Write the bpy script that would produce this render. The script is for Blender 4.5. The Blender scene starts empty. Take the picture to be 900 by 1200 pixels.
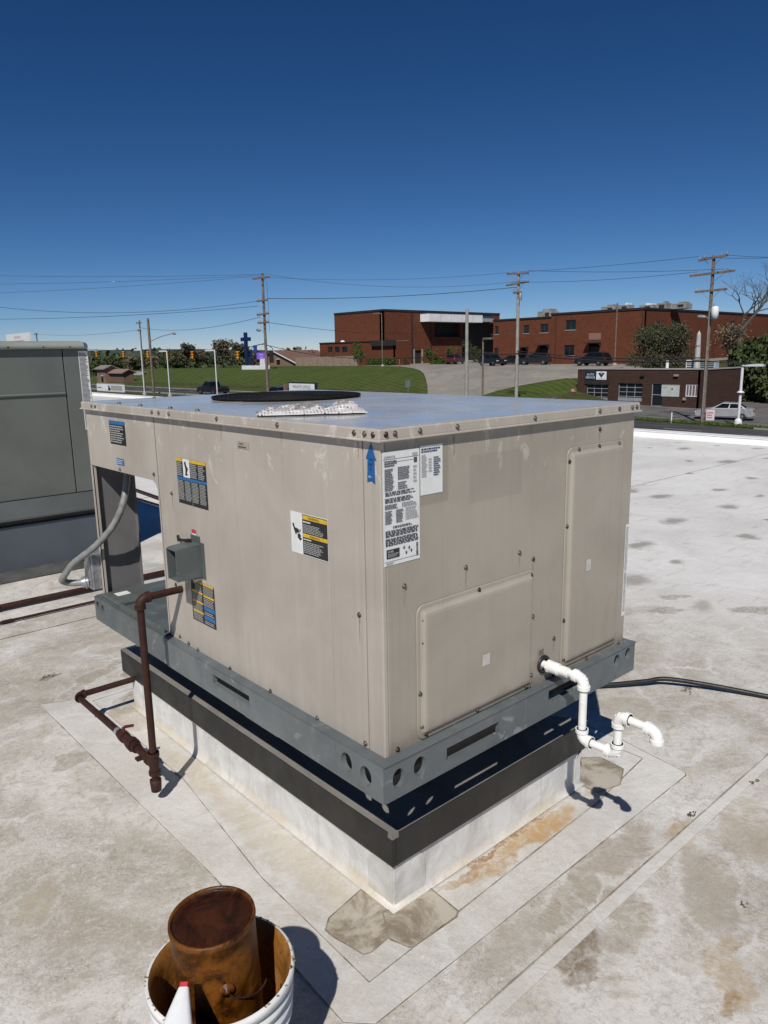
import bpy, bmesh, math, random
import numpy as np
from mathutils import Vector, Matrix
random.seed(7); np.random.seed(7)
S = bpy.context.scene
COL = S.collection
PI = math.pi
# ------------------------------------------------------------------ camera
PITCH, ROLL, YAW = 0.208072, -0.017116, 0.844063
CAM = Vector((-1.1967, -1.3576, 1.65)); FPX = 872.6
fw = Vector((math.cos(YAW)*math.cos(PITCH), math.sin(YAW)*math.cos(PITCH), -math.sin(PITCH)))
_r = Vector((math.sin(YAW), -math.cos(YAW), 0)); _u = _r.cross(fw)
rt = _r*math.cos(ROLL)+_u*math.sin(ROLL); up = _u*math.cos(ROLL)-_r*math.sin(ROLL)
cd = bpy.data.cameras.new('camera'); cam = bpy.data.objects.new('camera', cd); COL.objects.link(cam)
mw = Matrix((rt, up, -fw)).transposed().to_4x4(); mw.translation = CAM
cam.matrix_world = mw
cd.sensor_fit = 'HORIZONTAL'; cd.sensor_width = 36; cd.lens = 36*FPX/900
cd.clip_start = 0.05; cd.clip_end = 6000
S.camera = cam
# ------------------------------------------------------------------ sky, sun, exposure
SUN = Vector((-0.73, -0.56, 1.0)).normalized()          # towards the sun
W = bpy.data.worlds.new('World'); S.world = W; W.use_nodes = True
wn = W.node_tree; wn.nodes.clear()
sky = wn.nodes.new('ShaderNodeTexSky'); sky.sky_type = 'NISHITA'; sky.sun_disc = False
sky.sun_elevation = math.asin(SUN.z); sky.sun_rotation = math.atan2(SUN.x, SUN.y)
sky.altitude = 0; sky.air_density = 0.6; sky.dust_density = 0.0; sky.ozone_density = 6.0
bg = wn.nodes.new('ShaderNodeBackground'); bg.inputs[1].default_value = 0.068
wo = wn.nodes.new('ShaderNodeOutputWorld')
sp_ = wn.nodes.new('ShaderNodeSeparateColor'); cb_ = wn.nodes.new('ShaderNodeCombineColor'); wn.links.new(sky.outputs[0], sp_.inputs[0])
def _m(op, a, b_):
    q = wn.nodes.new('ShaderNodeMath'); q.operation = op
    for i_, v_ in ((0, a), (1, b_)):
        if isinstance(v_, bpy.types.NodeSocket): wn.links.new(v_, q.inputs[i_])
        else: q.inputs[i_].default_value = v_
    return q.outputs[0]
for i_, (ref, out, g_, cap_) in enumerate(((3.35, .160/.068, 1.62, 1.3), (5.84, .335/.068, 1.28, 1.0), (9.18, .59/.068, 1.16, .93))):   # clear deep blue response per channel
    k_ = _m('MULTIPLY', _m('POWER', _m('DIVIDE', sp_.outputs[i_], ref), g_), out)
    wn.links.new(_m('MINIMUM', k_, _m('MULTIPLY', sp_.outputs[i_], cap_)), cb_.inputs[i_])
wn.links.new(cb_.outputs[0], bg.inputs[0]); wn.links.new(bg.outputs[0], wo.inputs[0])
sl = bpy.data.lights.new('sun', 'SUN'); sl.energy = 4.3; sl.angle = math.radians(0.53); sl.color = (1, .955, .89)
sun = bpy.data.objects.new('sun', sl); COL.objects.link(sun)
sun.rotation_euler = (-SUN).to_track_quat('-Z', 'Y').to_euler()
S.view_settings.view_transform = 'Standard'; S.view_settings.look = 'None'
S.view_settings.exposure = 0.0; S.view_settings.gamma = 1.0

# ------------------------------------------------------------------ helpers
def ray(px, py): return fw*FPX+rt*(px-450)-up*(py-600)
def hor(px): return 415.7-(px-450)*0.0171
def colY(px, X):                                    # y where the sight line over a pixel column meets the plane x = X
    d = ray(px, hor(px)); return CAM.y+d.y*(X-CAM.x)/d.x
def zAt(px, py, X):
    d = ray(px, py); return CAM.z+d.z*(X-CAM.x)/d.x
def colX(px, Y):
    d = ray(px, hor(px)); return CAM.x+d.x*(Y-CAM.y)/d.y

class MB:
    def __init__(s): s.v = []; s.f = []; s.m = []; s.mats = []; s.sm = []
    def mi(s, mat):
        if mat is None: return 0
        if mat not in s.mats: s.mats.append(mat)
        return s.mats.index(mat)
    def add(s, vs, fs, mat=None, smooth=False):
        o = len(s.v); i = s.mi(mat)
        s.v.extend([tuple(x) for x in vs])
        for f in fs: s.f.append(tuple(o+k for k in f)); s.m.append(i); s.sm.append(smooth)
    def box(s, a, b, mat=None):
        (x0, y0, z0), (x1, y1, z1) = a, b
        x0, x1 = min(x0, x1), max(x0, x1); y0, y1 = min(y0, y1), max(y0, y1); z0, z1 = min(z0, z1), max(z0, z1)
        s.add([(x0,y0,z0),(x1,y0,z0),(x1,y1,z0),(x0,y1,z0),(x0,y0,z1),(x1,y0,z1),(x1,y1,z1),(x0,y1,z1)],
              [(0,3,2,1),(4,5,6,7),(0,1,5,4),(1,2,6,5),(2,3,7,6),(3,0,4,7)], mat)
        return s
    def obox(s, c, ax, ay, az, mat=None):           # half-axis vectors
        c, ax, ay, az = Vector(c), Vector(ax), Vector(ay), Vector(az)
        vs = [c+ax*i+ay*j+az*k for k in (-1, 1) for (i, j) in ((-1,-1),(1,-1),(1,1),(-1,1))]
        s.add(vs, [(0,3,2,1),(4,5,6,7),(0,1,5,4),(1,2,6,5),(2,3,7,6),(3,0,4,7)], mat); return s
    def quad(s, a, b, c, d, mat=None): s.add([a, b, c, d], [(0,1,2,3)], mat); return s
    def prism(s, pts, off, mat=None):               # polygon pts (3-D) extruded by vector off
        n = len(pts); off = Vector(off); P = [Vector(p) for p in pts]
        s.add(P+[p+off for p in P], [tuple(range(n))[::-1], tuple(range(n, 2*n))]+[(i, (i+1) % n, n+(i+1) % n, n+i) for i in range(n)], mat); return s
    def tube(s, pts, r, n=10, mat=None, cap=True, smooth=True):
        P = [Vector(p) for p in pts]; R = r if isinstance(r, (list, tuple)) else [r]*len(P)
        vs = []; t0 = (P[1]-P[0]).normalized()
        a = t0.orthogonal().normalized()
        for i, p in enumerate(P):
            if i == 0: t = P[1]-P[0]
            elif i == len(P)-1: t = P[-1]-P[-2]
            else: t = (P[i+1]-p).normalized()+(p-P[i-1]).normalized()
            t = t.normalized() if t.length > 1e-9 else t0
            a = (a-t*a.dot(t)); a = a.normalized() if a.length > 1e-6 else t.orthogonal().normalized()
            b = t.cross(a)
            vs += [p+(a*math.cos(2*PI*k/n)+b*math.sin(2*PI*k/n))*R[i] for k in range(n)]
        fs = [(i*n+k, i*n+(k+1) % n, (i+1)*n+(k+1) % n, (i+1)*n+k) for i in range(len(P)-1) for k in range(n)]
        s.add(vs, fs, mat, smooth)
        if cap:
            s.add(vs[:n], [tuple(range(n))[::-1]], mat); s.add(vs[-n:], [tuple(range(n))], mat)
        return s
    def lathe(s, prof, c, n=32, mat=None, ax=None, smooth=True):   # prof list of (r, h), axis ax through c
        c = Vector(c); ax = Vector(ax or (0, 0, 1)).normalized(); a = ax.orthogonal().normalized(); b = ax.cross(a)
        vs = [c+ax*h+(a*math.cos(2*PI*k/n)+b*math.sin(2*PI*k/n))*r for r, h in prof for k in range(n)]
        fs = [(i*n+k, i*n+(k+1) % n, (i+1)*n+(k+1) % n, (i+1)*n+k) for i in range(len(prof)-1) for k in range(n)]
        s.add(vs, fs, mat, smooth); return s
    def build(s, name, mat=None, parent=None, bevel=0, seg=2, loc=None):
        o0 = Vector(loc) if loc is not None else (Vector(parent['_loc']) if parent is not None and '_loc' in parent else Vector((0, 0, 0)))
        me = bpy.data.meshes.new(name)
        me.from_pydata([tuple(Vector(v)-o0) for v in s.v], [], s.f)
        mats = s.mats if s.mats else [mat]
        for m in mats: me.materials.append(m if m is not None else mat)
        me.polygons.foreach_set('material_index', s.m); me.polygons.foreach_set('use_smooth', s.sm)
        bm = bmesh.new(); bm.from_mesh(me)
        bmesh.ops.recalc_face_normals(bm, faces=bm.faces); bm.to_mesh(me); bm.free()
        me.update()
        ob = bpy.data.objects.new(name, me); COL.objects.link(ob)
        if parent is not None: ob.parent = parent
        if parent is None or '_loc' not in parent: ob['_loc'] = tuple(o0)
        if loc is not None and parent is None: ob.location = o0
        if parent is not None: ob['_loc'] = tuple(o0)
        if bevel:
            b = ob.modifiers.new('bevel', 'BEVEL'); b.width = bevel; b.segments = seg; b.limit_method = 'ANGLE'; b.angle_limit = math.radians(40)
            b.harden_normals = False
        return ob
def tag(o, label, cat, group=None):
    o['label'] = label; o['category'] = cat
    if group: o['group'] = group
    return o
def thing(name, label, cat, loc=(0, 0, 0), group=None):
    o = bpy.data.objects.new(name, None); COL.objects.link(o); o.location = loc; o['_loc'] = tuple(loc); o.empty_display_size = .1
    return tag(o, label, cat, group)
def struct(o): o['kind'] = 'structure'; return o
def stuff(o): o['kind'] = 'stuff'; return o
def dup(root, loc, rotz=0, label=None, group=None, scale=None):
    r = root.copy(); COL.objects.link(r); r.location = loc; r.rotation_euler = (0, 0, rotz)
    if scale: r.scale = (scale,)*3 if isinstance(scale, (int, float)) else scale
    if label: r['label'] = label
    if group: r['group'] = group
    for ch in root.children:
        c = ch.copy(); COL.objects.link(c); c.parent = r
        for g in ch.children:
            d = g.copy(); COL.objects.link(d); d.parent = c
    return r
# ---- materials
class NT:
    def __init__(s, name):
        s.m = bpy.data.materials.new(name); s.m.use_nodes = True; s.t = s.m.node_tree
        s.b = s.t.nodes['Principled BSDF']; s.tc = s.t.nodes.new('ShaderNodeTexCoord')
    def n(s, typ, ins=None, **kw):
        q = s.t.nodes.new('ShaderNode'+typ)
        for k, v in kw.items(): setattr(q, k, v)
        for k, v in (ins or {}).items():
            i = q.inputs[k]
            if isinstance(v, bpy.types.NodeSocket): s.t.links.new(v, i)
            else: i.default_value = v
        return q
    def noise(s, scale, detail=6, rough=.55, dist=0, vec=None):
        return s.n('TexNoise', {'Vector': vec or s.tc.outputs['Object'], 'Scale': scale, 'Detail': detail, 'Roughness': rough, 'Distortion': dist}).outputs['Fac']
    def map(s, v, a, b, c=0., d=1., smooth=True):
        return s.n('MapRange', {0: v, 1: a, 2: b, 3: c, 4: d}, interpolation_type='SMOOTHSTEP' if smooth else 'LINEAR').outputs[0]
    def mix(s, f, a, b, mode='MIX'):
        q = s.n('Mix', data_type='RGBA', blend_type=mode)
        for i, v in ((0, f), (6, a), (7, b)):
            if isinstance(v, bpy.types.NodeSocket): s.t.links.new(v, q.inputs[i])
            else: q.inputs[i].default_value = v if i == 0 else (tuple(v)+(1,))[:4]
        return q.outputs[2]
    def math(s, op, a, b=0.):
        q = s.n('Math', {0: a, 1: b}, operation=op); return q.outputs[0]
    def xyz(s, vec=None): return s.n('SeparateXYZ', {0: vec or s.tc.outputs['Object']}).outputs
    def vec(s, scale, rot=(0, 0, 0), src=None): return s.n('Mapping', {'Vector': src or s.tc.outputs['Object'], 'Scale': scale, 'Rotation': rot}).outputs[0]
    def set(s, color=None, rough=None, metal=None, bump=None, bstr=.3, bdist=.01, spec=None):
        for k, v in (('Base Color', color), ('Roughness', rough), ('Metallic', metal), ('Specular IOR Level', spec)):
            if v is None: continue
            if isinstance(v, bpy.types.NodeSocket): s.t.links.new(v, s.b.inputs[k])
            else: s.b.inputs[k].default_value = (tuple(v)+(1,))[:4] if k == 'Base Color' else v
        if bump is not None:
            q = s.n('Bump', {'Height': bump, 'Strength': bstr, 'Distance': bdist}); s.t.links.new(q.outputs[0], s.b.inputs['Normal'])
        return s.m
def mul(c, k): return tuple(min(1, x*k) for x in c)
def M(name, c, rough=.6, metal=0., var=.12, vs=6, bump=0, bs=40, bd=.004, spec=.5):
    t = NT(name)
    f = t.noise(vs, 8, .6)
    col = t.mix(t.map(f, .3, .7), mul(c, 1-var), mul(c, 1+var))
    kw = {}
    if bump: kw = dict(bump=t.noise(bs, 6), bstr=bump, bdist=bd)
    r = t.map(t.noise(vs*2.3, 4), .3, .7, max(.02, rough-.08), min(1, rough+.08))
    return t.set(col, r, metal, spec=spec, **kw)
def emis(name, c, e):
    t = NT(name); t.b.inputs['Emission Color'].default_value = c+(1,); t.b.inputs['Emission Strength'].default_value = e
    return t.set(mul(c, .5), .4)

# roof membrane: dirty white single-ply sheet
STAINS = [  # cx, cy, rx, ry, rot, colour, strength
 (.62, .035, .30, .05, -.03, (.40, .25, .10), .95), (.62, .078, .30, .014, 0., (.27, .13, .035), .95), (.74, .02, .20, .05, .0, (.46, .30, .13), .8), (.36, .06, .12, .02, .0, (.34, .20, .08), .7),
 (.40, -.365, .105, .06, .3, (.20, .155, .10), .9), (.33, -.43, .07, .035, .2, (.20, .15, .10), .8),
 (.60, -.385, .14, .075, .4, (.33, .28, .215), .8), (.72, -.22, .34, .06, 0., (.34, .29, .23), .75), (.3, -.22, .22, .05, .1, (.36, .32, .26), .6),
 (1.09, -.33, .10, .05, .4, (.40, .27, .12), .7), (.60, -.69, .11, .07, .6, (.42, .30, .16), .6), (.52, -.72, .05, .03, .2, (.30, .19, .09), .7), (.72, -.64, .04, .03, .2, (.34, .22, .10), .8),
 (1.20, .09, .12, .075, 0., (.21, .17, .125), .9), (1.12, .02, .07, .05, .3, (.42, .33, .20), .6), (.9, -.5, .2, .08, .5, (.38, .34, .28), .7), (1.3, -.45, .2, .1, .4, (.42, .36, .27), .6),
 (.18, 2.02, .22, .10, .5, (.25, .21, .155), .8), (.05, 1.85, .09, .16, 0., (.38, .32, .22), .6), (.34, 2.42, .20, .08, .8, (.20, .17, .13), .85), (.1, 2.45, .25, .05, .6, (.30, .26, .2), .7),
 (-.28, 1.69, .10, .05, .5, (.33, .29, .23), .8), (-.66, .90, .11, .05, .9, (.42, .37, .27), .75), (-.41, .96, .03, .07, 0., (.3, .26, .2), .5), (-.08, 2.61, .05, .025, .4, (.12, .10, .08), .9),
 (.02, .55, .07, .5, 0., (.50, .43, .31), .55), (.03, 1.2, .06, .25, 0, (.48, .38, .22), .5), (-.45, 1.9, .3, .08, .7, (.40, .36, .29), .6), (2.2, .22, .06, .03, .4, (.16, .13, .1), .8),
 (1.75, .3, .25, .12, .3, (.42, .37, .30), .6), (3.21, .86, .16, .05, -.7, (.25, .22, .17), .8), (3.0, 1.05, .3, .1, -.6, (.36, .325, .27), .6), (3.62, .45, .2, .08, -.7, (.27, .24, .19), .8), (3.5, .95, .12, .05, -.7, (.25, .22, .18), .7),
]
def roof_mat(name, clean=0., stains=True):
    t = NT(name); P = t.n('NewGeometry').outputs['Position']
    a = t.noise(1.1, 9, .62, 1.2, P); b = t.noise(4.5, 10, .65, 2.5, P); c = t.noise(26, 8, .7, 1.5, P); d = t.noise(190, 4, .6, 0, P)
    col = t.mix(t.map(a, .40, .62), (.395, .355, .295), (.63, .605, .56))
    col = t.mix(t.math('MULTIPLY', t.map(b, .48, .70), .6*(1-clean)), col, (.335, .29, .225))
    col = t.mix(t.math('MULTIPLY', t.map(b, .50, .30), .6), col, (.58, .575, .56))
    # scrub / swirl marks
    sw = t.noise(13, 10, .72, 4.0, P)
    col = t.mix(t.math('MULTIPLY', t.map(sw, .52, .70), .45), col, (.67, .665, .645))
    col = t.mix(t.math('MULTIPLY', t.map(c, .50, .68), .5*(1-clean)), col, (.27, .245, .205))
    e = t.noise(70, 6, .7, 1., P)
    col = t.mix(t.math('MULTIPLY', t.map(e, .52, .66), .4), col, (.64, .635, .62))
    col = t.mix(t.math('MULTIPLY', t.map(e, .46, .34), .4), col, (.27, .25, .215))
    col = t.mix(t.math('MULTIPLY', t.map(d, .6, .75), .3), col, (.25, .225, .19))
    vw = t.n('VectorMath', {0: P, 1: t.n('VectorMath', {0: t.n('TexNoise', {'Vector': P, 'Scale': 3.5, 'Detail': 8., 'Roughness': .65}).outputs['Color'], 'Scale': .35}, operation='SCALE').outputs[0]}, operation='ADD').outputs[0]
    ve = t.n('TexVoronoi', {'Vector': vw, 'Scale': 2.3}, feature='DISTANCE_TO_EDGE').outputs['Distance']
    col = t.mix(t.math('MULTIPLY', t.map(ve, .05, .0), t.map(t.noise(2.1, 5, .6, 0, P), .43, .60, 0, .55)), col, (.70, .695, .68))
    rg = t.math('ABSOLUTE', t.math('SUBTRACT', t.noise(24, 6, .7, 1.6, P), .5))
    col = t.mix(t.math('MULTIPLY', t.map(rg, .035, .0), t.map(t.noise(3.1, 4, .6, 0, P), .45, .65, .0, .5)), col, (.235, .215, .18))
    rg2 = t.math('ABSOLUTE', t.math('SUBTRACT', t.noise(41, 6, .7, 2.2, P), .5))
    col = t.mix(t.math('MULTIPLY', t.map(rg2, .03, .0), t.map(t.noise(2.4, 4, .6, 0, P), .42, .62, .1, .75)), col, (.74, .735, .72))
    # far field: paler sheet with dirt standing round the fastener plates
    xyz = t.xyz(P)
    far = t.map(t.math('ADD', xyz[0], t.math('MULTIPLY', xyz[1], .35)), 2.2, 4.6)
    pale = t.mix(t.map(t.noise(.8, 6, .6, .5, P), .3, .7), (.63, .622, .60), (.76, .755, .74))
    col = t.mix(t.math('MULTIPLY', far, .85), col, pale)
    wv = t.n('VectorMath', {0: P, 1: t.n('VectorMath', {0: t.n('TexNoise', {'Vector': P, 'Scale': 2.6, 'Detail': 3.}).outputs['Color'], 1: (.22, .22, .22)}, operation='MULTIPLY').outputs[0]}, operation='ADD').outputs[0]
    vt = t.n('TexVoronoi', {'Vector': t.vec((.95, 1.55, 0.), src=wv), 'Scale': 1., 'Randomness': .6}, voronoi_dimensions='2D')
    rr_ = t.map(t.n('SeparateColor', {0: vt.outputs['Color']}).outputs[0], .1, 1., .03, .19, False)
    dm = t.map(t.math('ADD', t.math('DIVIDE', vt.outputs['Distance'], rr_), t.math('MULTIPLY', t.noise(11, 7, .68, 0, P), 1.5)), 2.1, 1.05)
    col = t.mix(t.math('MULTIPLY', t.math('MULTIPLY', dm, far), .72), col, (.22, .20, .165))
    ln = t.noise(1., 6, .6, .4, t.vec((3., 16., 1.), (0, 0, .75), P))
    col = t.mix(t.math('MULTIPLY', t.map(ln, .55, .72), .35), col, (.30, .275, .235))
    if clean: col = t.mix(clean*.6, col, (.66, .65, .625))
    if stains:
        wp = t.n('VectorMath', {0: P, 1: t.n('VectorMath', {0: t.n('TexNoise', {'Vector': P, 'Scale': 7., 'Detail': 7., 'Roughness': .65}).outputs['Color'], 1: (.5, .5, .5)}, operation='SUBTRACT').outputs[0]}, operation='ADD')
        sc = t.n('VectorMath', {0: wp.outputs[0], 1: P}, operation='SUBTRACT').outputs[0]
        sc = t.n('VectorMath', {0: sc, 'Scale': .22}, operation='SCALE').outputs[0]
        wp = t.n('VectorMath', {0: P, 1: sc}, operation='ADD').outputs[0]
        br = t.map(t.math('ADD', t.math('MULTIPLY', t.noise(17, 8, .72, 2.2, P), .6), t.math('MULTIPLY', t.noise(70, 6, .7, 1, P), .4)), .36, .60, .15, 1)
        for (cx, cy, rx, ry, ro, cc, st) in STAINS:
            q = t.n('Mapping', {'Vector': wp, 'Location': (cx, cy, 0), 'Rotation': (0, 0, ro), 'Scale': (rx, ry, 50)}, vector_type='TEXTURE').outputs[0]
            L = t.n('VectorMath', {0: q}, operation='LENGTH').outputs['Value']
            if rx > .06: col = t.mix(t.math('MULTIPLY', t.math('MULTIPLY', t.map(L, 1.45, 1.15), t.map(L, .95, 1.1)), .3*st*(.3 if cc[0] > .39 and cc[2] < .2 else 1)), col, (.69, .685, .67))
            k = t.math('MULTIPLY', t.map(L, 1.14, .7), t.math('MULTIPLY', br, st*(1-clean*.15)))
            col = t.mix(k, col, cc)
    bmp = t.math('ADD', t.math('MULTIPLY', t.noise(3.2, 5, .6, 1, P), 1.6), t.math('MULTIPLY', t.noise(30, 8, .65, 1, P), .35))
    return t.set(col, t.map(b, .3, .7, .5, .75), 0, bump=bmp, bstr=.35, bdist=.02, spec=.35)
m_roof = roof_mat('membrane'); m_skirt = roof_mat('membrane_skirt', .55); m_patch = roof_mat('membrane_clean', .3); m_strip = roof_mat('membrane_strip', .75, False)
def patch_mat():
    t = NT('stained_patch'); P = t.n('NewGeometry').outputs['Position']
    b = t.noise(7, 10, .72, .6, P)
    col = t.mix(t.map(b, .40, .58), (.235, .19, .135), (.46, .42, .35))
    col = t.mix(t.math('MULTIPLY', t.map(t.noise(30, 8, .7, 2, P), .55, .7), .5), col, (.54, .50, .44))
    col = t.mix(t.math('MULTIPLY', t.map(t.noise(4, 8, .7, .5, P), .55, .72), .6), col, (.17, .13, .085))
    return t.set(col, .6, bump=b, bstr=.2, bdist=.01)
m_pst = patch_mat()
def curb_mat():
    t = NT('curb_membrane'); P = t.n('NewGeometry').outputs['Position']; z = t.xyz(P)[2]
    col = t.mix(t.map(t.noise(7, 8, .6, 1, P), .35, .7), (.66, .655, .64), (.50, .49, .465))
    k = t.math('MULTIPLY', t.map(t.math('ADD', z, t.math('MULTIPLY', t.noise(12, 8, .6, 0, P), -.06)), .028, -.02), t.map(t.noise(4, 6, .6, 0, P), .35, .65, .1, .8))
    col = t.mix(k, col, (.52, .44, .31))
    st = t.noise(1., 6, .6, .3, t.vec((26, 26, 2.5), src=P))
    col = t.mix(t.math('MULTIPLY', t.map(st, .52, .7), .35), col, (.36, .335, .30))
    return t.set(col, .55, bump=t.noise(14, 6, .6, 1, P), bstr=.35, bdist=.012)
m_curb = curb_mat()
def beige_mat(name, streak=1., dirt=0.3, k=(1, 1, 1)):
    t = NT(name); P = t.n('NewGeometry').outputs['Position']; z = t.xyz(P)[2]
    col = t.mix(t.map(t.noise(2.4, 7, .6, .6, P), .32, .68), (.385, .345, .297), (.45, .408, .355))
    st = t.noise(1., 8, .65, .25, t.vec((17, 17, .9), src=P))
    col = t.mix(t.math('MULTIPLY', t.map(st, .5, .72), .30*streak), col, (.52, .485, .425))
    st2 = t.noise(1., 8, .65, .25, t.vec((38, 38, 1.6), src=P))
    col = t.mix(t.math('MULTIPLY', t.map(st2, .52, .75), .28), col, (.30, .265, .215))
    # paint gone chalky in flakes, most under the cap
    fl = t.noise(10, 9, .72, .6, t.vec((1.5, 1.5, .8), src=P))
    top = t.map(t.math('ADD', z, t.math('MULTIPLY', t.noise(1.3, 3, .5, 0, P), .5)), 1.32, 1.72)
    col = t.mix(t.math('MULTIPLY', t.map(t.math('ADD', fl, t.math('MULTIPLY', top, .135)), .685, .715), .8), col, (.56, .53, .475))
    sp = t.noise(120, 3, .5, 0, P)
    col = t.mix(t.math('MULTIPLY', t.map(sp, .68, .76), .35), col, (.22, .17, .12))
    dk = t.map(t.noise(1.5, 6, .6, 1., P), .5, .75)
    col = t.mix(t.math('MULTIPLY', dk, dirt), col, (.30, .262, .215))
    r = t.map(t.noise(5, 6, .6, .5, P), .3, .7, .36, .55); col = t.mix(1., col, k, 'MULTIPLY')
    x = t.xyz(P)[0]
    def rectm(x0, x1, z0, z1, e=.004):
        return t.math('MULTIPLY', t.math('MULTIPLY', t.map(x, x0-e, x0+e), t.map(x, x1+e, x1-e)), t.math('MULTIPLY', t.map(z, z0-e, z0+e), t.map(z, z1+e, z1-e)))
    if k[0] < 1:      # traces of old stickers and wiped patches on the end panel
        col = t.mix(t.math('MULTIPLY', rectm(.001, .243, 1.262, 1.434), .5), col, (.225, .20, .16))
        col = t.mix(t.math('MULTIPLY', rectm(.33, .56, 1.24, 1.375), .32), col, (.225, .21, .175))
        col = t.mix(t.math('MULTIPLY', rectm(.14, .46, 1.06, 1.25, .03), .22), col, (.40, .37, .31))
        # grime along the lower edge and round the covers
        col = t.mix(t.math('MULTIPLY', t.map(t.math('ADD', z, t.math('MULTIPLY', t.noise(9, 6, .6, 0, P), -.12)), .60, .53), .5), col, (.16, .13, .10))
    dr = t.noise(1., 4, .6, .1, t.vec((55, 55, .6), src=P))
    col = t.mix(t.math('MULTIPLY', t.map(dr, .60, .74), .35), col, (.25, .215, .17))
    return t.set(col, r, 0, bump=t.math('ADD', t.noise(1.7, 2, .5, 0, P), t.math('MULTIPLY', t.noise(7, 3, .5, 0, P), .12)), bstr=.2, bdist=.03, spec=.5)
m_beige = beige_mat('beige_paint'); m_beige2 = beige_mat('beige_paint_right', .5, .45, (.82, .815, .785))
def cap_mat():
    t = NT('cap_paint'); P = t.n('NewGeometry').outputs['Position']
    col = t.mix(t.map(t.noise(3, 8, .65, 1, P), .35, .7), (.46, .46, .45), (.36, .355, .34))
    col = t.mix(t.math('MULTIPLY', t.map(t.noise(9, 8, .7, 1, P), .55, .75), .5), col, (.24, .22, .19))
    return t.set(col, t.map(t.noise(4, 8, .65, 1, P), .3, .75, .10, .30), 0, spec=.8, bump=t.noise(2.2, 2, .5, 0, P), bstr=.12, bdist=.02)
m_cap = cap_mat()
def rail_mat(name, c=(.105, .12, .126), k=1.):
    t = NT(name); P = t.n('NewGeometry').outputs['Position']
    col = t.mix(t.map(t.noise(4, 8, .6, 1, P), .32, .7), mul(c, .85), mul(c, 1.25))
    col = t.mix(t.math('MULTIPLY', t.map(t.noise(11, 9, .72, 1.2, P), .60, .66), .6*k), col, (.30, .32, .34))
    col = t.mix(t.math('MULTIPLY', t.map(t.noise(1., 8, .7, 1, t.vec((30, 30, 3), src=P)), .58, .72), .4), col, (.24, .25, .25))
    return t.set(col, t.map(t.noise(8, 6, .6, 0, P), .3, .7, .34, .6), 0, spec=.5)
m_rail = rail_mat('rail_paint'); m_deck = rail_mat('deck_paint', (.085, .10, .098), .5); m_hood = rail_mat('hood_paint', (.085, .10, .10), .4)
m_flash = M('dark_flashing', (.015, .014, .013), .5, 0, .3, 5)
m_adapt = rail_mat('adapter_paint', (.075, .062, .05), .2); m_ledge = rail_mat('ledge_paint', (.19, .18, .165), .5)
m_galv = M('galvanised', (.42, .44, .45), .38, .7, .2, 25)
m_inner = M('inner_panel', (.17, .165, .165), .5, .1, .12, 6)
m_black = M('black_rubber', (.012, .012, .013), .5, 0, .3, 20)
m_dark = M('dark_void', (.012, .012, .012), .8, 0, .2, 10)
def rust_mat(name, a, b, c, gl=0.):
    t = NT(name); P = t.n('NewGeometry').outputs['Position']
    n1 = t.noise(14, 9, .68, 1, P)
    col = t.mix(t.map(n1, .32, .66), a, b)
    col = t.mix(t.math('MULTIPLY', t.map(t.noise(60, 8, .7, 1, P), .52, .68), .6), col, c)
    return t.set(col, t.map(n1, .3, .7, .45-gl, .75-gl), 0, spec=.3, bump=t.noise(90, 6, .6, 0, P), bstr=.3, bdist=.004)
m_pipe = rust_mat('rusty_pipe', (.026, .0095, .007), (.044, .016, .010), (.015, .008, .007))
m_can = rust_mat('rusty_can', (.020, .006, .001), (.165, .055, .004), (.05, .014, .001), .12)
m_canend = rust_mat('rusty_can_end', (.012, .0035, .001), (.050, .012, .003), (.022, .006, .0015), .12)
m_buckin = rust_mat('rusty_bucket_inside', (.20, .075, .012), (.38, .175, .045), (.11, .04, .008))
def screw_mat():
    t = NT('screw_head'); P = t.n('NewGeometry').outputs['Position']
    col = t.mix(t.map(t.noise(40, 3, .5, 0, P), .45, .6), (.13, .12, .105), (.035, .018, .011))
    return t.set(col, .45, .5)
m_screw = screw_mat()
def pvc_mat():
    t = NT('pvc'); P = t.n('NewGeometry').outputs['Position']
    col = t.mix(t.map(t.noise(16, 8, .65, 1, P), .5, .8), (.80, .80, .78), (.58, .55, .49))
    col = t.mix(t.math('MULTIPLY', t.map(t.noise(45, 6, .7, 0, P), .62, .7), .5), col, (.35, .32, .28))
    return t.set(col, .35)
m_pvc = pvc_mat()
m_white = M('white_paint', (.78, .78, .77), .45, 0, .05, 6)
m_wht = M('sticker_white', (.70, .71, .70), .45, 0, .05, 30); m_blk = M('sticker_black', (.018, .018, .02), .4, 0, .1, 30)
m_yel = M('sticker_yellow', (.62, .40, .03), .45, 0, .1, 60); m_blu = M('sticker_blue', (.02, .14, .34), .45, 0, .1, 60)
m_red = M('sticker_red', (.5, .03, .06), .45, 0, .1, 40); m_gry = M('sticker_grey_text', (.36, .36, .35), .5, 0, .05, 30)
m_ink = M('ink', (.07, .07, .075), .5, 0, .1, 30); m_tan = M('sticker_tan', (.36, .315, .25), .5, 0, .1, 40); m_bluedk = M('ink_navy', (.008, .03, .10), .5, 0, .1, 30)
m_arrow = M('arrow_blue', (.008, .095, .29), .4, 0, .12, 40)
m_seam = M('seam_dirt', (.235, .205, .16), .8, 0, .5, 22)
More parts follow.
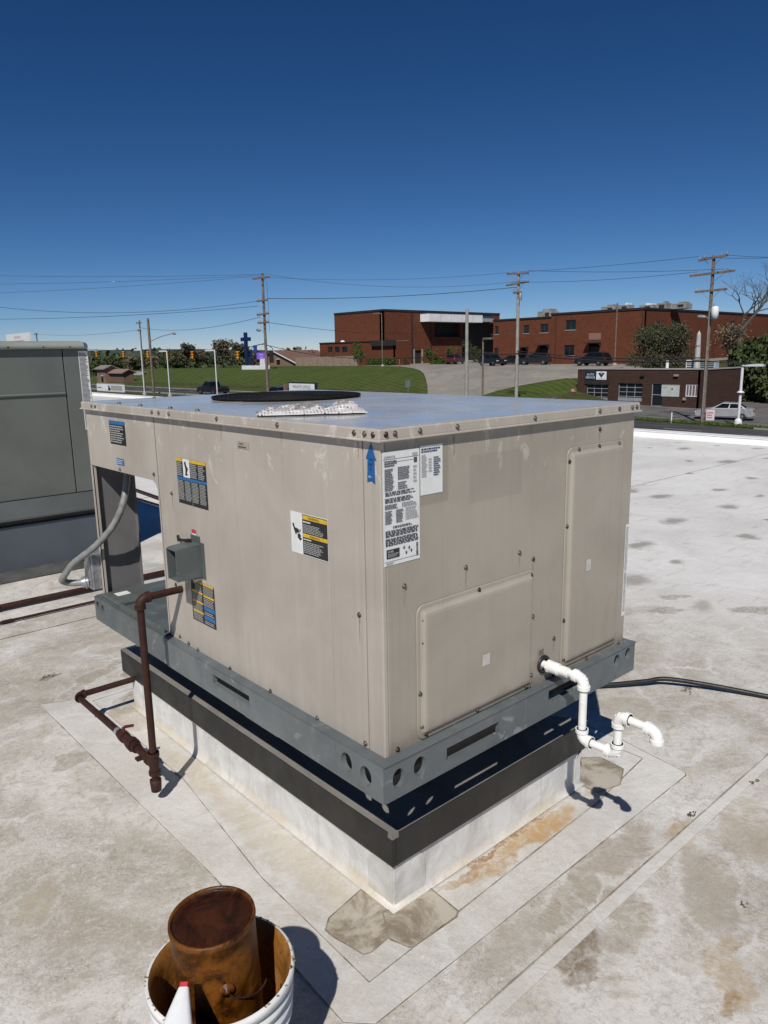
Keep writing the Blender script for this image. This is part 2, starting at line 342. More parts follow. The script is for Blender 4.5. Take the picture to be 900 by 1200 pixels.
# ------------------------------------------------------------------ labels and lettering
def text_mesh(txt, h):
    cu = bpy.data.curves.new('t', 'FONT'); cu.body = txt; cu.size = 1; cu.resolution_u = 2
    ob = bpy.data.objects.new('t', cu); COL.objects.link(ob)
    me = bpy.data.meshes.new_from_object(ob.evaluated_get(bpy.context.evaluated_depsgraph_get()))
    vs = [v.co.copy() for v in me.vertices]; fs = [tuple(p.vertices) for p in me.polygons]
    bpy.data.objects.remove(ob); bpy.data.curves.remove(cu); bpy.data.meshes.remove(me)
    if not vs: return [], [], 0
    x0 = min(v.x for v in vs); y0 = min(v.y for v in vs); hh = max(v.y for v in vs)-y0; k = h/hh
    vs = [((v.x-x0)*k, (v.y-y0)*k) for v in vs]
    return vs, fs, max(v[0] for v in vs)
class Sticker:
    def __init__(s, o, u, v, w, h, bgm, off=.0012):
        s.o, s.u, s.v = Vector(o), Vector(u).normalized(), Vector(v).normalized()
        s.n = s.u.cross(s.v).normalized(); s.b = MB(); s.w, s.h = w, h; s.off = off
        s.rect(0, 0, 1, 1, bgm, 0)
    def P(s, a, b, l): return s.o+s.u*a*s.w+s.v*b*s.h+s.n*(s.off+l*s.off*.5)
    def rect(s, a0, b0, a1, b1, m, l=1): s.b.quad(s.P(a0, b0, l), s.P(a1, b0, l), s.P(a1, b1, l), s.P(a0, b1, l), m); return s
    def poly(s, pts, m, l=2): s.b.add([s.P(a, b, l) for a, b in pts], [tuple(range(len(pts)))], m); return s
    def lines(s, a0, b0, a1, b1, n, m, l=2, fill=.55, ragged=.3, rnd=random.Random(3)):
        dh = (b1-b0)/n
        for i in range(n):
            y = b1-(i+.5)*dh; x = a0; end = a1-(a1-a0)*ragged*rnd.random()
            while x < end-.01*(a1-a0):
                w = (a1-a0)*rnd.uniform(.05, .16); xe = min(end, x+w)
                s.rect(x, y-dh*fill/2, xe, y+dh*fill/2, m, l); x = xe+(a1-a0)*.02
        return s
    def text(s, txt, a, b, hh, m, l=2, maxw=None, center=False):
        vs, fs, w = text_mesh(txt, hh*s.h)
        kx = 1.
        if maxw and w > maxw*s.w: kx = maxw*s.w/w
        o = s.o+s.u*(a*s.w-(w*kx/2 if center else 0))+s.v*b*s.h+s.n*(s.off+l*s.off*.5)
        s.b.add([o+s.u*x*kx+s.v*y for x, y in vs], fs, m); return s
    def build(s, name, parent, label=None):
        o = s.b.build(name, None, parent)
        if label: o['label'] = label
        return o
XL, YR = (0, -1, 0), (1, 0, 0); ZU = (0, 0, 1)
# ------------------------------------------------------------------ roof
def poly_sheet(mb, pts, z, mat, th=.0):
    mb.prism([(x, y, z-th) for x, y in pts], (0, 0, th), mat)
rb = MB(); rb.box((-22, -16, -.35), (12.25, 62, 0)); roof = struct(rb.build('roof', m_roof))
bw = MB(); bw.box((-21.8, -15.8, -4.6), (12.3, 61.8, -.352)); hw = bw.build('building_wall', M('tan_block', (.35, .31, .26), .8, 0, .1, 2)); struct(hw)
# parapet
pt = thing('parapet', 'low white membrane covered parapet along the street edge of the roof', 'parapet', (12.4, 20, 0))
q = MB(); q.prism([(12.2, -16, .001), (12.27, -16, .10), (12.55, -16, .10), (12.55, -16, -.5), (12.2, -16, -.5)], (0, 78, 0)); q.build('upstand', m_white, pt)
q = MB(); q.box((12.255, -16.02, .101), (12.58, 62.02, .118)); q.build('coping', m_white, pt, .004)
# membrane laps round the curb: sheets a few mm thick, each with the dirt line along its edge
def sheet(name, pts, z, th, mat, bead=.0032, label=None):
    b = MB(); poly_sheet(b, pts, z+th, mat, th)
    o = b.build(name, mat, roof)
    n = len(pts); s = MB()
    for i in range(n):
        p, q_ = Vector(pts[i]+(0,)), Vector(pts[(i+1) % n]+(0,)); d = (q_-p); L = d.length
        if L < .02: continue
        d.normalize(); nn = Vector((d.y, -d.x, 0)); k = max(2, int(L/.06)); pr = []
        for j in range(k+1):
            w = bead*(.35+.9*random.random()); c = p+d*(L*j/k); zz = Vector((0, 0, z+th+.0006))
            pr.append((c-nn*w*.7+zz, c+nn*w*.6+zz))
        for j in range(k): s.quad(pr[j][0], pr[j+1][0], pr[j+1][1], pr[j][1])
    sd = s.build('seam_edge', m_seam, o)
    if label: o['label'] = label
    return o
sheet('membrane_skirt', [(-.245, -.10), (-.19, -.158), (1.45, -.150), (1.47, -.135), (1.515, .17), (1.515, 2.25), (-.08, 2.23), (-.225, 2.30), (-.215, .62)], .0005, .0025, m_strip)
sheet('membrane_skirt', [(-.118, -.052), (1.06, -.012), (1.44, .03), (1.44, 2.15), (-.02, 2.15), (-.02, 1.2), (-.105, .5)], .0032, .002, m_skirt)
sheet('membrane_sheet', [(-21, -.303), (-.2, -.308), (12.1, -.292), (12.1, -2.2), (-21, -2.2)], .0005, .0022, m_roof, .0034)
sheet('membrane_sheet', [(-21, -.36), (-.2, -.358), (12.1, -.30), (12.1, -.30), (-.2, -.312), (-21, -.312)], .003, .0006, m_strip, .0009)
sheet('membrane_sheet', [(-21, 3.38), (12.1, 3.38), (12.1, 5.3), (-21, 5.3)], .0005, .0022, m_roof, .006)
sheet('corner_patch', [(.11, .235), (-.055, .205), (-.092, .175), (-.092, .14), (-.07, .028), (-.05, .02), (.05, .03), (.11, .10)], .0055, .002, m_pst, .004, 'grey brown stained corner patch on the left')
sheet('corner_patch', [(.02, .018), (.04, -.042), (.06, -.048), (.225, -.052), (.245, -.04), (.255, .10), (.112, .10), (.075, .11)], .0078, .002, m_pst, .004, 'brown stained corner patch on the right')
sheet('corner_patch', [(1.09, .13), (1.09, .02), (1.2, -.01), (1.31, .04), (1.32, .15), (1.25, .21)], .0055, .002, m_pst, .004, 'dark dirty patch below the white drain pipe')
for i in range(9):   # further laps on the field of the roof
    yy = 7.2+i*3
    sheet('membrane_sheet', [(-21, yy), (12.1, yy), (12.1, yy+1.9), (-21, yy+1.9)], .0005, .0022, m_roof, .007)

# ------------------------------------------------------------------ roof curb
CX0, CX1, CY0, CY1 = .112, 1.085, .10, 1.95
curb = thing('roof_curb', 'white membrane wrapped roof curb with dark metal cap flashing under the air conditioner', 'roof curb', (.6, 1.0, 0))
b = MB()
prof = [(0, .17), (0, .035), (-.005, .012), (-.012, .004), (-.018, .001)]
# four walls with a soft cant at the foot
def ring(d): return [(CX0+d, CY0+d), (CX1-d, CY0+d), (CX1-d, CY1-d), (CX0+d, CY1-d)]
vs = []; fs = []
for d, z in prof:
    rr = ring(d)
    for i in range(4):
        (x0, y0), (x1, y1) = rr[i], rr[(i+1) % 4]
        n = 14
        for k in range(n):
            t = k/n; vs.append((x0+(x1-x0)*t, y0+(y1-y0)*t, z+.0082*(z < .03)))
N = 56
for r_ in range(len(prof)-1):
    for k in range(N): fs.append((r_*N+k, r_*N+(k+1) % N, (r_+1)*N+(k+1) % N, (r_+1)*N+k))
b.add(vs, fs, None, True); b.build('curb_wall', m_curb, curb)
# corner reinforcement pieces going up the wall
for (c, u_, v_, w0, w1) in (((CX0, CY0), (0, 1), (1, 0), .115, .13), ((CX1, CY0), (0, 1), (-1, 0), .1, .035), ((CX0, CY1), (0, -1), (1, 0), .1, .1)):
    b = MB()
    for (d, w, o_) in ((u_, w0, v_), (v_, w1, u_)):
        p = []
        for a, z in ((0, .012), (w, .012), (w, .12), (w-.02, .15), (w-.05, .165), (0, .168)): p.append((c[0]+d[0]*a-o_[0]*.004, c[1]+d[1]*a-o_[1]*.004, z))
        b.prism(p, (o_[0]*.003, o_[1]*.003, 0))
    b.build('corner_piece', m_curb, curb)
FX0, FX1, FY0, FY1 = .096, 1.10, .083, 2.035
def frame_ring(mb, x0, x1, y0, y1, z0, z1, t, mat=None):
    mb.box((x0, y0, z0), (x0+t, y1, z1), mat); mb.box((x1-t, y0, z0), (x1, y1, z1), mat)
    mb.box((x0+t, y0, z0), (x1-t, y0+t, z1), mat); mb.box((x0+t, y1-t, z0), (x1-t, y1, z1), mat)
b = MB(); frame_ring(b, FX0, FX1, FY0, FY1, .165, .274, .012); b.build('flashing', m_flash, curb, .003)
b = MB()
for (p0, p1, q0, q1) in (((FX0-.002, FY0-.002), (FX0-.002, FY1+.002), (.215, FY1-.1), (.215, .205)), ((FX1+.002, FY0-.002), (FX0-.002, FY0-.002), (.215, .205), (FX1-.1, .205)),
                         ((FX1+.002, FY1+.002), (FX1+.002, FY0-.002), (FX1-.1, .205), (FX1-.1, FY1-.1)), ((FX0-.002, FY1+.002), (FX1+.002, FY1+.002), (FX1-.1, FY1-.1), (.215, FY1-.1))):
    b.add([p0+(.277,), p1+(.277,), q0+(.292,), q1+(.292,)], [(0, 1, 2, 3)])
b.build('ledge', m_ledge, curb)
b = MB(); frame_ring(b, .21, FX1-.1, .2, FY1-.1, .28, .499, .02); b.build('adapter_wall', m_adapt, curb)
b = MB(); b.box((FX0-.004, FY0-.005, .262), (FX0+.02, FY0-.002, .278)); b.box((FX0-.0055, FY0+.015, .262), (FX0-.0025, FY0-.004, .278)); b.build('corner_seal', m_ledge, curb)

# ------------------------------------------------------------------ the packaged air conditioner
UW, UL, L1, ZB, ZT = 1.184, 1.922, 1.253, .588, 1.475
U = thing('rooftop_air_conditioner', 'large beige packaged rooftop air conditioner on a dark rimmed white curb', 'air conditioner', (.6, 1.0, .5))
m_rail2 = rail_mat('rail_light', (.135, .15, .155), 1.)
def plate(o, u, v, w, h, holes, depth, th=.004):
    """plate in the plane o + u*a + v*b with openings (a0,a1,b0,b1,kind) and returns cut to depth"""
    o, u, v = Vector(o), Vector(u).normalized(), Vector(v).normalized(); n = u.cross(v).normalized(); mb = MB()
    P = lambda a, b, d=0: o+u*a+v*b-n*d
    us = sorted({0, w}|{x for q in holes for x in q[:2]}); vs_ = sorted({0, h}|{x for q in holes for x in q[2:4]})
    for i in range(len(us)-1):
        for j in range(len(vs_)-1):
            a, b_ = (us[i]+us[i+1])/2, (vs_[j]+vs_[j+1])/2
            if any(q[0] < a < q[1] and q[2] < b_ < q[3] for q in holes): continue
            mb.quad(P(us[i], vs_[j]), P(us[i+1], vs_[j]), P(us[i+1], vs_[j+1]), P(us[i], vs_[j+1]))
    for (a0, a1, b0, b1, kind) in holes:
        if kind == 'r': ringp = [(a0, b0), (a1, b0), (a1, b1), (a0, b1)]
        else:
            n_ = 24; ca, cb, ra, rb_ = (a0+a1)/2, (b0+b1)/2, (a1-a0)/2, (b1-b0)/2
            ringp = [(ca+ra*math.cos(2*PI*k/n_), cb+rb_*math.sin(2*PI*k/n_)) for k in range(n_)]
            def outer(k):
                c_, s_ = math.cos(2*PI*k/n_), math.sin(2*PI*k/n_); m_ = max(abs(c_), abs(s_)); return (ca+ra*c_/m_, cb+rb_*s_/m_)
            for k in range(n_): mb.quad(P(*outer(k)), P(*outer(k+1)), P(*ringp[(k+1) % n_]), P(*ringp[k]))
        m_ = len(ringp)
        for k in range(m_): mb.quad(P(*ringp[k]), P(*ringp[(k+1) % m_]), P(*ringp[(k+1) % m_], depth), P(*ringp[k], depth))
    for (a0, b0, a1, b1) in ((0, 0, w, 0), (w, 0, w, h), (w, h, 0, h), (0, h, 0, 0)): mb.quad(P(a0, b0), P(a1, b1), P(a1, b1, depth), P(a0, b0, depth))
    return mb
ro = .031; rz0, rz1 = .485, .592
hr = [(.028, .072, .030, .086, 'o'), (.106, .152, .034, .089, 'o'), (.236, .466, .033, .072, 'r'), (.715, .90, .047, .089, 'r'), (1.106, 1.142, .050, .095, 'o'), (1.180, 1.216, .054, .099, 'o')]
plate((-ro, -ro, rz0), (1, 0, 0), ZU, UW+2*ro, rz1-rz0, hr, .014).build('base_rail', m_rail, U)
hl = [(1.953-1.945, 1.953-1.905, .03, .075, 'o'), (1.953-1.875, 1.953-1.835, .03, .072, 'o')]
LT = UL+2*ro
YS = 1.225
hl = [(.018, .055, .046, .094, 'o'), (.075, .108, .044, .090, 'o')]
plate((-ro, UL+ro, rz0), (0, -1, 0), ZU, UL+ro-YS-.001, rz1-rz0, hl, .014).build('base_rail', m_rail, U)
L2 = YS+ro-.0025
hl = [(YS-.868, YS-.628, .046, .084, 'r'), (YS-.148, YS-.100, .030, .088, 'o'), (YS-.066, YS-.018, .024, .082, 'o')]
plate((-ro-.004, YS, rz0+.001), (0, -1, 0), ZU, L2, rz1-rz0-.001, hl, .018).build('base_rail', m_rail2, U)
for (x0, y0, x1, y1) in ((-ro-.0052, .17, -ro-.0042, YS-.02),): MB().box((x0, y0, .568), (x1, y1, .590)).build('rail_crease', m_rail2, U)
for a, b_ in (((UW+ro-.014, -ro+.002, rz0), (UW+ro, UL+ro, rz1)), ((-ro+.002, UL+ro-.014, rz0), (UW+ro-.016, UL+ro, rz1))):
    b = MB(); b.box(a, b_); b.build('base_rail', m_rail, U)
# rail top lip, inner dark skirt and the floor of the unit
b = MB(); b.box((-ro-.003, -ro-.003, rz1+.0005), (UW+ro+.003, L1-.03, rz1+.004)); b.box((-ro-.001, L1-.028, rz1+.0005), (UW+ro+.001, UL+ro+.002, rz1+.0035)); b.build('rail_lip', m_rail, U)
b = MB(); b.box((.03, .03, .505), (UW-.03, UL-.03, .585)); b.build('floor_pan', m_dark, U)
# fork pocket backing
# cabinet: dark core and separate panels with open joints
b = MB(); b.box((.02, .02, ZB), (UW-.02, L1-.02, 1.43)); b.build('inner_frame', m_dark, U)
Zc = 1.4425
b = MB(); b.box((.0, .0685, ZB+.006), (.016, L1-.004, Zc)); b.box((-.003, .0685, ZB+.004), (.016, L1-.004, ZB+.0055)); b.build('side_panel', m_beige, U, .0025)
b = MB(); b.box((.0, .0, ZB+.002), (.0155, .065, Zc)); b.build('corner_post', m_beige, U, .003)
# end panel (right in view) with two pressed covers
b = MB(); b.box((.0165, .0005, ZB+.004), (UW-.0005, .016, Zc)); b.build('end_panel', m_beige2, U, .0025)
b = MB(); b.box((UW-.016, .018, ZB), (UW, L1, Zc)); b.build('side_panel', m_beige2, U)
def pressed(x0, x1, z0, z1, bv=.012, r=.026):
    mb = MB()
    def loop(d, y):
        pts = []; a0, a1, c0, c1 = x0+d, x1-d, z0+d, z1-d; rr = max(.004, r-d)
        for cx, cz, st in ((a1-rr, c1-rr, 0), (a0+rr, c1-rr, 90), (a0+rr, c0+rr, 180), (a1-rr, c0+rr, 270)):
            for k in range(7):
                t = math.radians(st+k*15); pts.append((cx+rr*math.cos(t), y, cz+rr*math.sin(t)))
        return pts
    L = [loop(0, -.0008), loop(.001, -.004), loop(.012, -.0045), loop(.017, -.007), loop(.024, -.013), loop(.032, -.0145)]
    n = len(L[0])
    for i in range(len(L)-1): mb.add(L[i]+L[i+1], [(k, (k+1) % n, n+(k+1) % n, n+k) for k in range(n)], None, True)
    mb.add(L[-1], [tuple(range(n))[::-1]]); return mb
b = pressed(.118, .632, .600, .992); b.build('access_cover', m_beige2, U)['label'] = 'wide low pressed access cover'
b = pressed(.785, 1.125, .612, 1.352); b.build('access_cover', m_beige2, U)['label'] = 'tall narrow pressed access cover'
# condenser section: upper panel with the rounded opening, post, end plate
r_ = .045; arc = [(1.264+r_*(1-math.sin(t)), 1.2-r_*(1-math.cos(t))) for t in [k*PI/16 for k in range(9)]]
pts = [(0.0, UL, Zc), (0.0, 1.257, Zc), (0.0, 1.257, ZB+.01), (0., 1.264, ZB+.01)]+[(0., a, c) for a, c in arc[::-1]]+[(0., UL, 1.2)]
b = MB(); b.prism(pts, (.016, 0, 0)); b.build('condenser_panel', m_beige, U, .0015)
b = MB(); b.box((0, UL-.024, .60), (.003, UL, 1.199)); b.box((.003, UL-.003, .60), (.02, UL, 1.199)); b.box((.0, UL-.024, .60), (.014, UL-.021, 1.199)); b.build('corner_post', m_beige, U)
b = MB(); b.box((.016, UL-.002, .60), (.185, UL+.001, 1.43)); b.box((.182, UL-.022, .60), (.186, UL-.002, 1.43)); b.build('end_plate', m_inner, U)
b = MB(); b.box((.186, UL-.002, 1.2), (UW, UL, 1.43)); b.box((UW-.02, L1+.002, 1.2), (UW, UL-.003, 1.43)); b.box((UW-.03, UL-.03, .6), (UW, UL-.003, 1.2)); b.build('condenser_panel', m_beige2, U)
b = MB(); b.box((.0, L1-.003, .598), (UW, L1+.001, 1.43)); b.build('bulkhead', m_inner, U)
b = MB(); b.box((-.026, L1+.002, .597), (UW, UL+.02, .603)); b.build('condenser_deck', m_deck, U, .002)
b = MB(); b.box((-.02, 1.70, .6035), (UW, UL-.03, .619)); b.build('raised_deck', m_deck, U, .004)
b = MB(); b.box((-.022, L1+.01, .6035), (-.016, 1.69, .625)); b.build('deck_lip', m_deck, U)
b = MB(); b.box((.02, 1.80, .6192), (.08, 1.85, .6198)); b.build('small_label', m_wht, U)
# refrigerant lines and compressor seen through the opening
b = MB(); b.tube([(.1, 1.262, 1.10), (.1, 1.30, 1.13), (.09, 1.33, 1.19), (.08, 1.36, 1.26)], .009, 8); b.build('hose', m_black, U)
# cap
c0 = .012
b = MB(); b.box((-c0, -c0, 1.446), (UW+c0, UL+c0, 1.474)); cap = b.build('top_cap', m_beige, U, .004, 3)
b = MB(); frame_ring(b, -c0-.005, UW+c0+.005, -c0-.005, UL+c0+.005, 1.4425, 1.448, .012); b.build('hem', m_beige, cap, .0015)
b = MB(); b.box((-c0+.005, -c0+.005, 1.4744), (UW+c0-.005, UL+c0-.005, 1.4755)); b.build('top_sheet', m_cap, cap)
b = MB()
for k in range(3): b.box((-.0, L1+.0-k*.5, 1.4757), (UW, L1+.004-k*.5, 1.4768))
b.build('standing_seam', m_cap, cap)
# fan guard: rings and spokes of black wire over a dark orifice
FG = (.672, 1.368, 1.476)
fan = MB(); fan.lathe([(.315, 0), (.315, .005), (.306, .006), (.306, .002), (0.001, .001)], FG, 48); m_guard = M('guard_black', (.009, .009, .010), .75, 0, .3, 20, spec=.2); fan = fan.build('fan_orifice', m_guard, U)
b = MB()
for k in range(13):
    r = .045+k*.0222; z = .005+.008*(1-(r/.315)**2)
    b.tube([(FG[0]+r*math.cos(t), FG[1]+r*math.sin(t), FG[2]+z) for t in [2*PI*i/40 for i in range(41)]], .0032, 5, cap=False)
for k in range(16):
    t = 2*PI*k/16; b.tube([(FG[0]+r*math.cos(t), FG[1]+r*math.sin(t), FG[2]+.005+.008*(1-(r/.315)**2)) for r in (.045, .12, .2, .26, .315)], .003, 5)
for k in range(140):
    t = 2*PI*k/140; b.tube([(FG[0]+.318*math.cos(t), FG[1]+.318*math.sin(t), FG[2]+.004), (FG[0]+.308*math.cos(t+.02), FG[1]+.308*math.sin(t+.02), FG[2]+.009)], .0016, 4, cap=False)
b.tube([(FG[0]+.318*math.cos(t), FG[1]+.318*math.sin(t), FG[2]+.008) for t in [2*PI*i/60 for i in range(61)]], .005, 6, cap=False)
b.build('fan_guard', m_guard, fan)
# gas / power entry hood
b = MB()
for a, c in (((-.098, .952, 0.8950), (0, .955, 1.0070)), ((-.098, 1.02, 0.8950), (0, 1.023, 1.0070)), ((-.095, .9555, 0.8950), (0, 1.0195, 0.8980))): b.box(a, c)
b.prism([(-.098, .952, 1.0040), (0, .952, 1.0070), (0, .952, 1.0170), (-.09, .952, 1.0100)], (0, .071, 0))
hood = b.build('vent_hood', m_hood, U, .002)
b = MB(); b.box((-.003, .93, 0.8900), (-.001, .9515, 1.0200)); b.box((-.003, 1.0235, 0.8900), (-.001, 1.045, 1.0200)); b.box((-.0032, .955, 1.0175), (-.001, 1.02, 1.0400)); b.build('hood_flange', m_hood, hood)
b = MB(); b.box((-.03, 1.0, 0.8850), (-.0, 1.06, 0.8920)); b.box((-.034, 1.0, 0.8600), (-.031, 1.02, 0.8920)); b.tube([(-.002, 1.06, 0.8850), (-.045, 1.045, 0.8800)], .005, 6); b.tube([(-.002, .965, 0.8900), (-.03, .965, 0.8850)], .009, 8); b.build('bracket', m_galv, hood)
b = MB(); b.tube([(-.012, 1.10, 1.0200), (-.03, 1.06, 1.0150), (-.02, .99, 1.0250)], .006, 6); b.build('cable_end', m_black, hood)
# pvc hole grommet
b = MB(); b.lathe([(.030, 0), (.030, .006), (.022, .007), (.018, .001)], (.690, -.0005, .657), 24, ax=(0, -1, 0)); b.build('drain_grommet', m_black, U)
# screws
scm = MB(); scm.lathe([(.0001, .006), (.0048, .0055), (.0062, .003), (.0062, .0008), (.0092, .0007), (.0092, 0)], (0, 0, 0), 10)
sc0 = None
def screw(p, n, sc=1.):
    global sc0
    if sc0 is None:
        sc0 = scm.build('screw', m_screw, U, loc=(0, 0, 0)); o = sc0
    else:
        o = sc0.copy(); COL.objects.link(o)
    o.parent = U; o.location = Vector(p)-Vector(U['_loc']); o.rotation_euler = Vector(n).to_track_quat('Z', 'Y').to_euler()
    o.scale = (sc,)*3
NX, NY = (-1, 0, 0), (0, -1, 0)
for y in (1.81, 1.77, 1.234, 1.178, 1.098, .766, .424, .082, .042, .010): screw((-c0, y, 1.460), NX, .85)
for x in (.010, .040, .126, .265, .601, .944, 1.062, 1.143, 1.172): screw((x, -c0, 1.460), NY, .85)
for y, z in ((.094, .975), (1.154, .887), (1.172, .818), (1.148, 1.17), (1.60, 1.212), (1.285, 1.225), (1.10, .606), (1.03, .600), (.08, .607), (.55, .600), (.8, .600), (.3, .600), (1.17, .612)): screw((0 if z > .61 else -.001, y, z), NX, .85)
for x, z in ((.139, .950), (.139, .885), (.128, .740), (.134, .640), (.15, .612), (.367, .983), (.612, .975), (.27, .596), (.365, .61), (.624, .64), (.60, .608), (.795, 1.31), (.845, 1.343), (.962, 1.343), (1.083, 1.341), (.793, 1.10), (.793, .78), (.80, .640), (.944, .600), (1.149, .602),
             (.077, 1.058), (.315, 1.06), (.557, 1.056), (.626, 1.023), (.625, .837), (.747, .729), (.968, 1.398), (.045, .604), (.62, .6), (.75, .6)):
    inside = (.118 < x < .632 and .6 < z < .992) or (.785 < x < 1.125 and .612 < z < 1.352)
    screw((x, -.004 if inside else .0003, z), NY, .85)
for x, y in ((.02, 1.60), (.02, 1.40), (.3, 1.88), (.02, 1.15), (.02, .95)): screw((x, y, 1.4756), (0, 0, 1), 1.1)
rb_ = MB(); rn = random.Random(12)
m_run = M('rust_run', (.30, .245, .185), .6, 0, .15, 60)
def run(p, u, n, L, w):
    p, u, n = Vector(p), Vector(u), Vector(n); k = 7; pts = []
    for j in range(k+1):
        t_ = j/k; wd = w*(1-t_)**.7*(.7+.5*rn.random()); c = p+Vector((0, 0, -L*t_))+u*w*.5*(rn.random()-.5); pts.append((c-u*wd, c+u*wd))
    for j in range(k): rb_.quad(pts[j][0]+n*.0006, pts[j][1]+n*.0006, pts[j+1][1]+n*.0006, pts[j+1][0]+n*.0006)
for y, z, L in ((.094, .972, .09), (1.154, .884, .05), (1.148, 1.168, .06), (.082, 1.437, .05), (.424, 1.437, .035), (.766, 1.437, .05), (1.285, 1.222, .02)): run((0, y, z), (0, 1, 0), (-1, 0, 0), L, .0032)
for x, z, L in ((.077, 1.055, .06), (.315, 1.057, .07), (.557, 1.053, .05), (.626, 1.02, .07), (.625, .834, .06), (.747, .726, .05), (.968, 1.395, .04), (.265, 1.437, .06), (.601, 1.437, .05), (.126, 1.437, .008)): run((x, 0, z), (1, 0, 0), (0, -1, 0), L, .003)
stuff(rb_.build('rust_runs', m_run, U))
db = MB()
for cx, cy, n_, sp in ((-.08, 2.61, 14, .02), (1.22, -.29, 12, .014), (2.2, .2, 10, .03), (1.6, -.35, 8, .012), (.9, -.6, 5, .012)):
    for _ in range(n_):
        x, y = cx+rn.gauss(0, sp), cy+rn.gauss(0, sp*.6); a_ = rn.random()*PI; L = rn.uniform(.002, .006); w = rn.uniform(.001, .0025)
        db.obox((x, y, .0065), (L*math.cos(a_), L*math.sin(a_), 0), (-w*math.sin(a_), w*math.cos(a_), 0), (0, 0, .0012))
stuff(db.build('roof_debris', M('debris', (.16, .13, .095), .9, 0, .4, 80), roof))
# stickers on the right-hand face
s = Sticker((.006, 0.0005, 1.124), YR, ZU, .128, .292, m_wht); rn = random.Random(5)
s.text('LENNOX', .05, .942, .022, m_ink); s.rect(.02, .932, .98, .935, m_ink); s.rect(.8, .94, .95, .965, m_gry)
s.rect(.25, .905, .9, .908, m_ink); s.rect(.84, .88, .93, .925, m_ink, 2)
s.lines(.05, .868, .40, .925, 3, m_ink, fill=.62); s.lines(.05, .66, .30, .855, 14, m_ink); s.lines(.40, .745, .72, .86, 8, m_ink, ragged=.1); s.lines(.40, .66, .66, .73, 4, m_ink); s.lines(.82, .7, .92, .86, 5, m_gry)
s.lines(.06, .615, .9, .655, 3, m_ink); s.lines(.05, .555, .92, .60, 4, m_ink, ragged=.2); s.lines(.05, .50, .42, .545, 4, m_ink); s.lines(.5, .50, .95, .545, 4, m_gry)
s.lines(.05, .37, .25, .49, 9, m_ink); s.lines(.34, .37, .55, .49, 9, m_ink); s.lines(.60, .38, .96, .495, 6, m_gry)
for k in range(6): s.rect(.58+k*.075, .375, .583+k*.075, .50, m_gry, 2)
s.lines(.25, .325, .8, .35, 2, m_ink); s.lines(.05, .255, .96, .315, 6, m_ink, ragged=.05, fill=.6); s.lines(.05, .175, .96, .245, 7, m_ink, ragged=.05, fill=.6)
s.rect(.07, .065, .42, .145, m_blk, 2); s.text('LISTED', .1, .118, .016, m_wht, 3, .2); s.lines(.1, .075, .4, .11, 3, m_gry, 3)
for k, (a, c) in enumerate(((.52, .13), (.58, .08), (.72, .09), (.66, .12))): s.poly([(a, c), (a+.04, c-.012), (a+.055, c+.012), (a+.02, c+.02)], m_ink)
rr = random.Random(2)
z_ = .03
while z_ < .16:
    w_ = rr.choice((.002, .004, .006)); s.rect(.89, z_, .95, z_+w_, m_ink); z_ += w_+rr.choice((.002, .004))
s.rect(.02, .035, .98, .038, m_ink); s.lines(.06, .008, .3, .03, 2, m_gry)
s.build('rating_plate', U, 'tall white rating plate full of small print')
s = Sticker((.137, 0.0005, 1.290), YR, ZU, .083, .130, m_wht)
s.lines(.04, .85, .95, .95, 2, m_bluedk); s.lines(.05, .36, .30, .82, 10, m_gry); s.lines(.36, .45, .52, .74, 5, m_gry); s.lines(.58, .36, .92, .76, 9, m_bluedk, ragged=.4)
s.build('data_label', U, 'white label beside the rating plate')
s = Sticker((1.160, 0.0005, .70), YR, ZU, .0235, .345, m_wht); s.lines(.15, .5, .85, .97, 24, m_gry, ragged=.4)
z_ = .05
while z_ < .48:
    w_ = rr.choice((.004, .007, .01)); s.rect(.2, z_, .8, z_+w_, m_gry); z_ += w_+rr.choice((.004, .008))
s.build('barcode_label', U)
for x, z, w_, h_ in ((.372, .748, .034, .036), (.895, .93, .028, .04)):
    Sticker((x, -.0147, z), YR, ZU, w_, h_, M('faded_paper', (.50, .48, .44), .6, 0, .1, 60)).build('paper_tag', U)
s = Sticker((.662, .0005, .690), YR, ZU, .036, .022, m_tan); s.lines(.05, .1, .95, .95, 3, m_ink, ragged=.2); s.build('drain_label', U)
# stickers on the left-hand face (u runs towards -y)
s = Sticker((0, .394, 1.094), XL, ZU, .176, .122, m_wht)
s.rect(.33, .02, .99, .98, m_blk); s.rect(.34, .865, .99, .965, m_yel, 2); s.text('WARNING', .50, .885, .06, m_blk, 3, .35); s.rect(.34, .44, .99, .53, m_yel, 2); s.text('WARNING', .52, .455, .055, m_blk, 3, .33)
s.lines(.36, .78, .60, .84, 1, m_wht, 3); s.lines(.36, .55, .92, .76, 6, m_gry, 3); s.lines(.36, .37, .58, .42, 1, m_wht, 3); s.lines(.36, .06, .90, .35, 7, m_gry, 3)
s.poly([(.05, .70), (.09, .72), (.12, .62), (.22, .60), (.25, .52), (.17, .50), (.14, .44), (.11, .52)], m_blk); s.poly([(.19, .47), (.24, .50), (.28, .46), (.27, .40), (.31, .38), (.26, .33), (.22, .36), (.19, .40)], m_blk); s.poly([(.24, .58), (.28, .6), (.27, .53)], m_blk)
s.build('warning_label', U, 'yellow and black warning label with a hand pictogram')
s = Sticker((0, 1.092, 1.145), XL, ZU, .212, .162, m_blk)
s.rect(0, .93, .22, 1, m_yel); s.rect(.47, .93, 1, 1, m_yel); s.rect(.23, .60, .46, 1, m_wht); s.poly([(.28, .92), (.33, .95), (.36, .85), (.41, .80), (.36, .70), (.40, .65), (.30, .64), (.32, .78)], m_blk)
s.rect(0, .53, 1, .59, m_blu); s.rect(.495, 0, .505, .53, m_gry, 2)
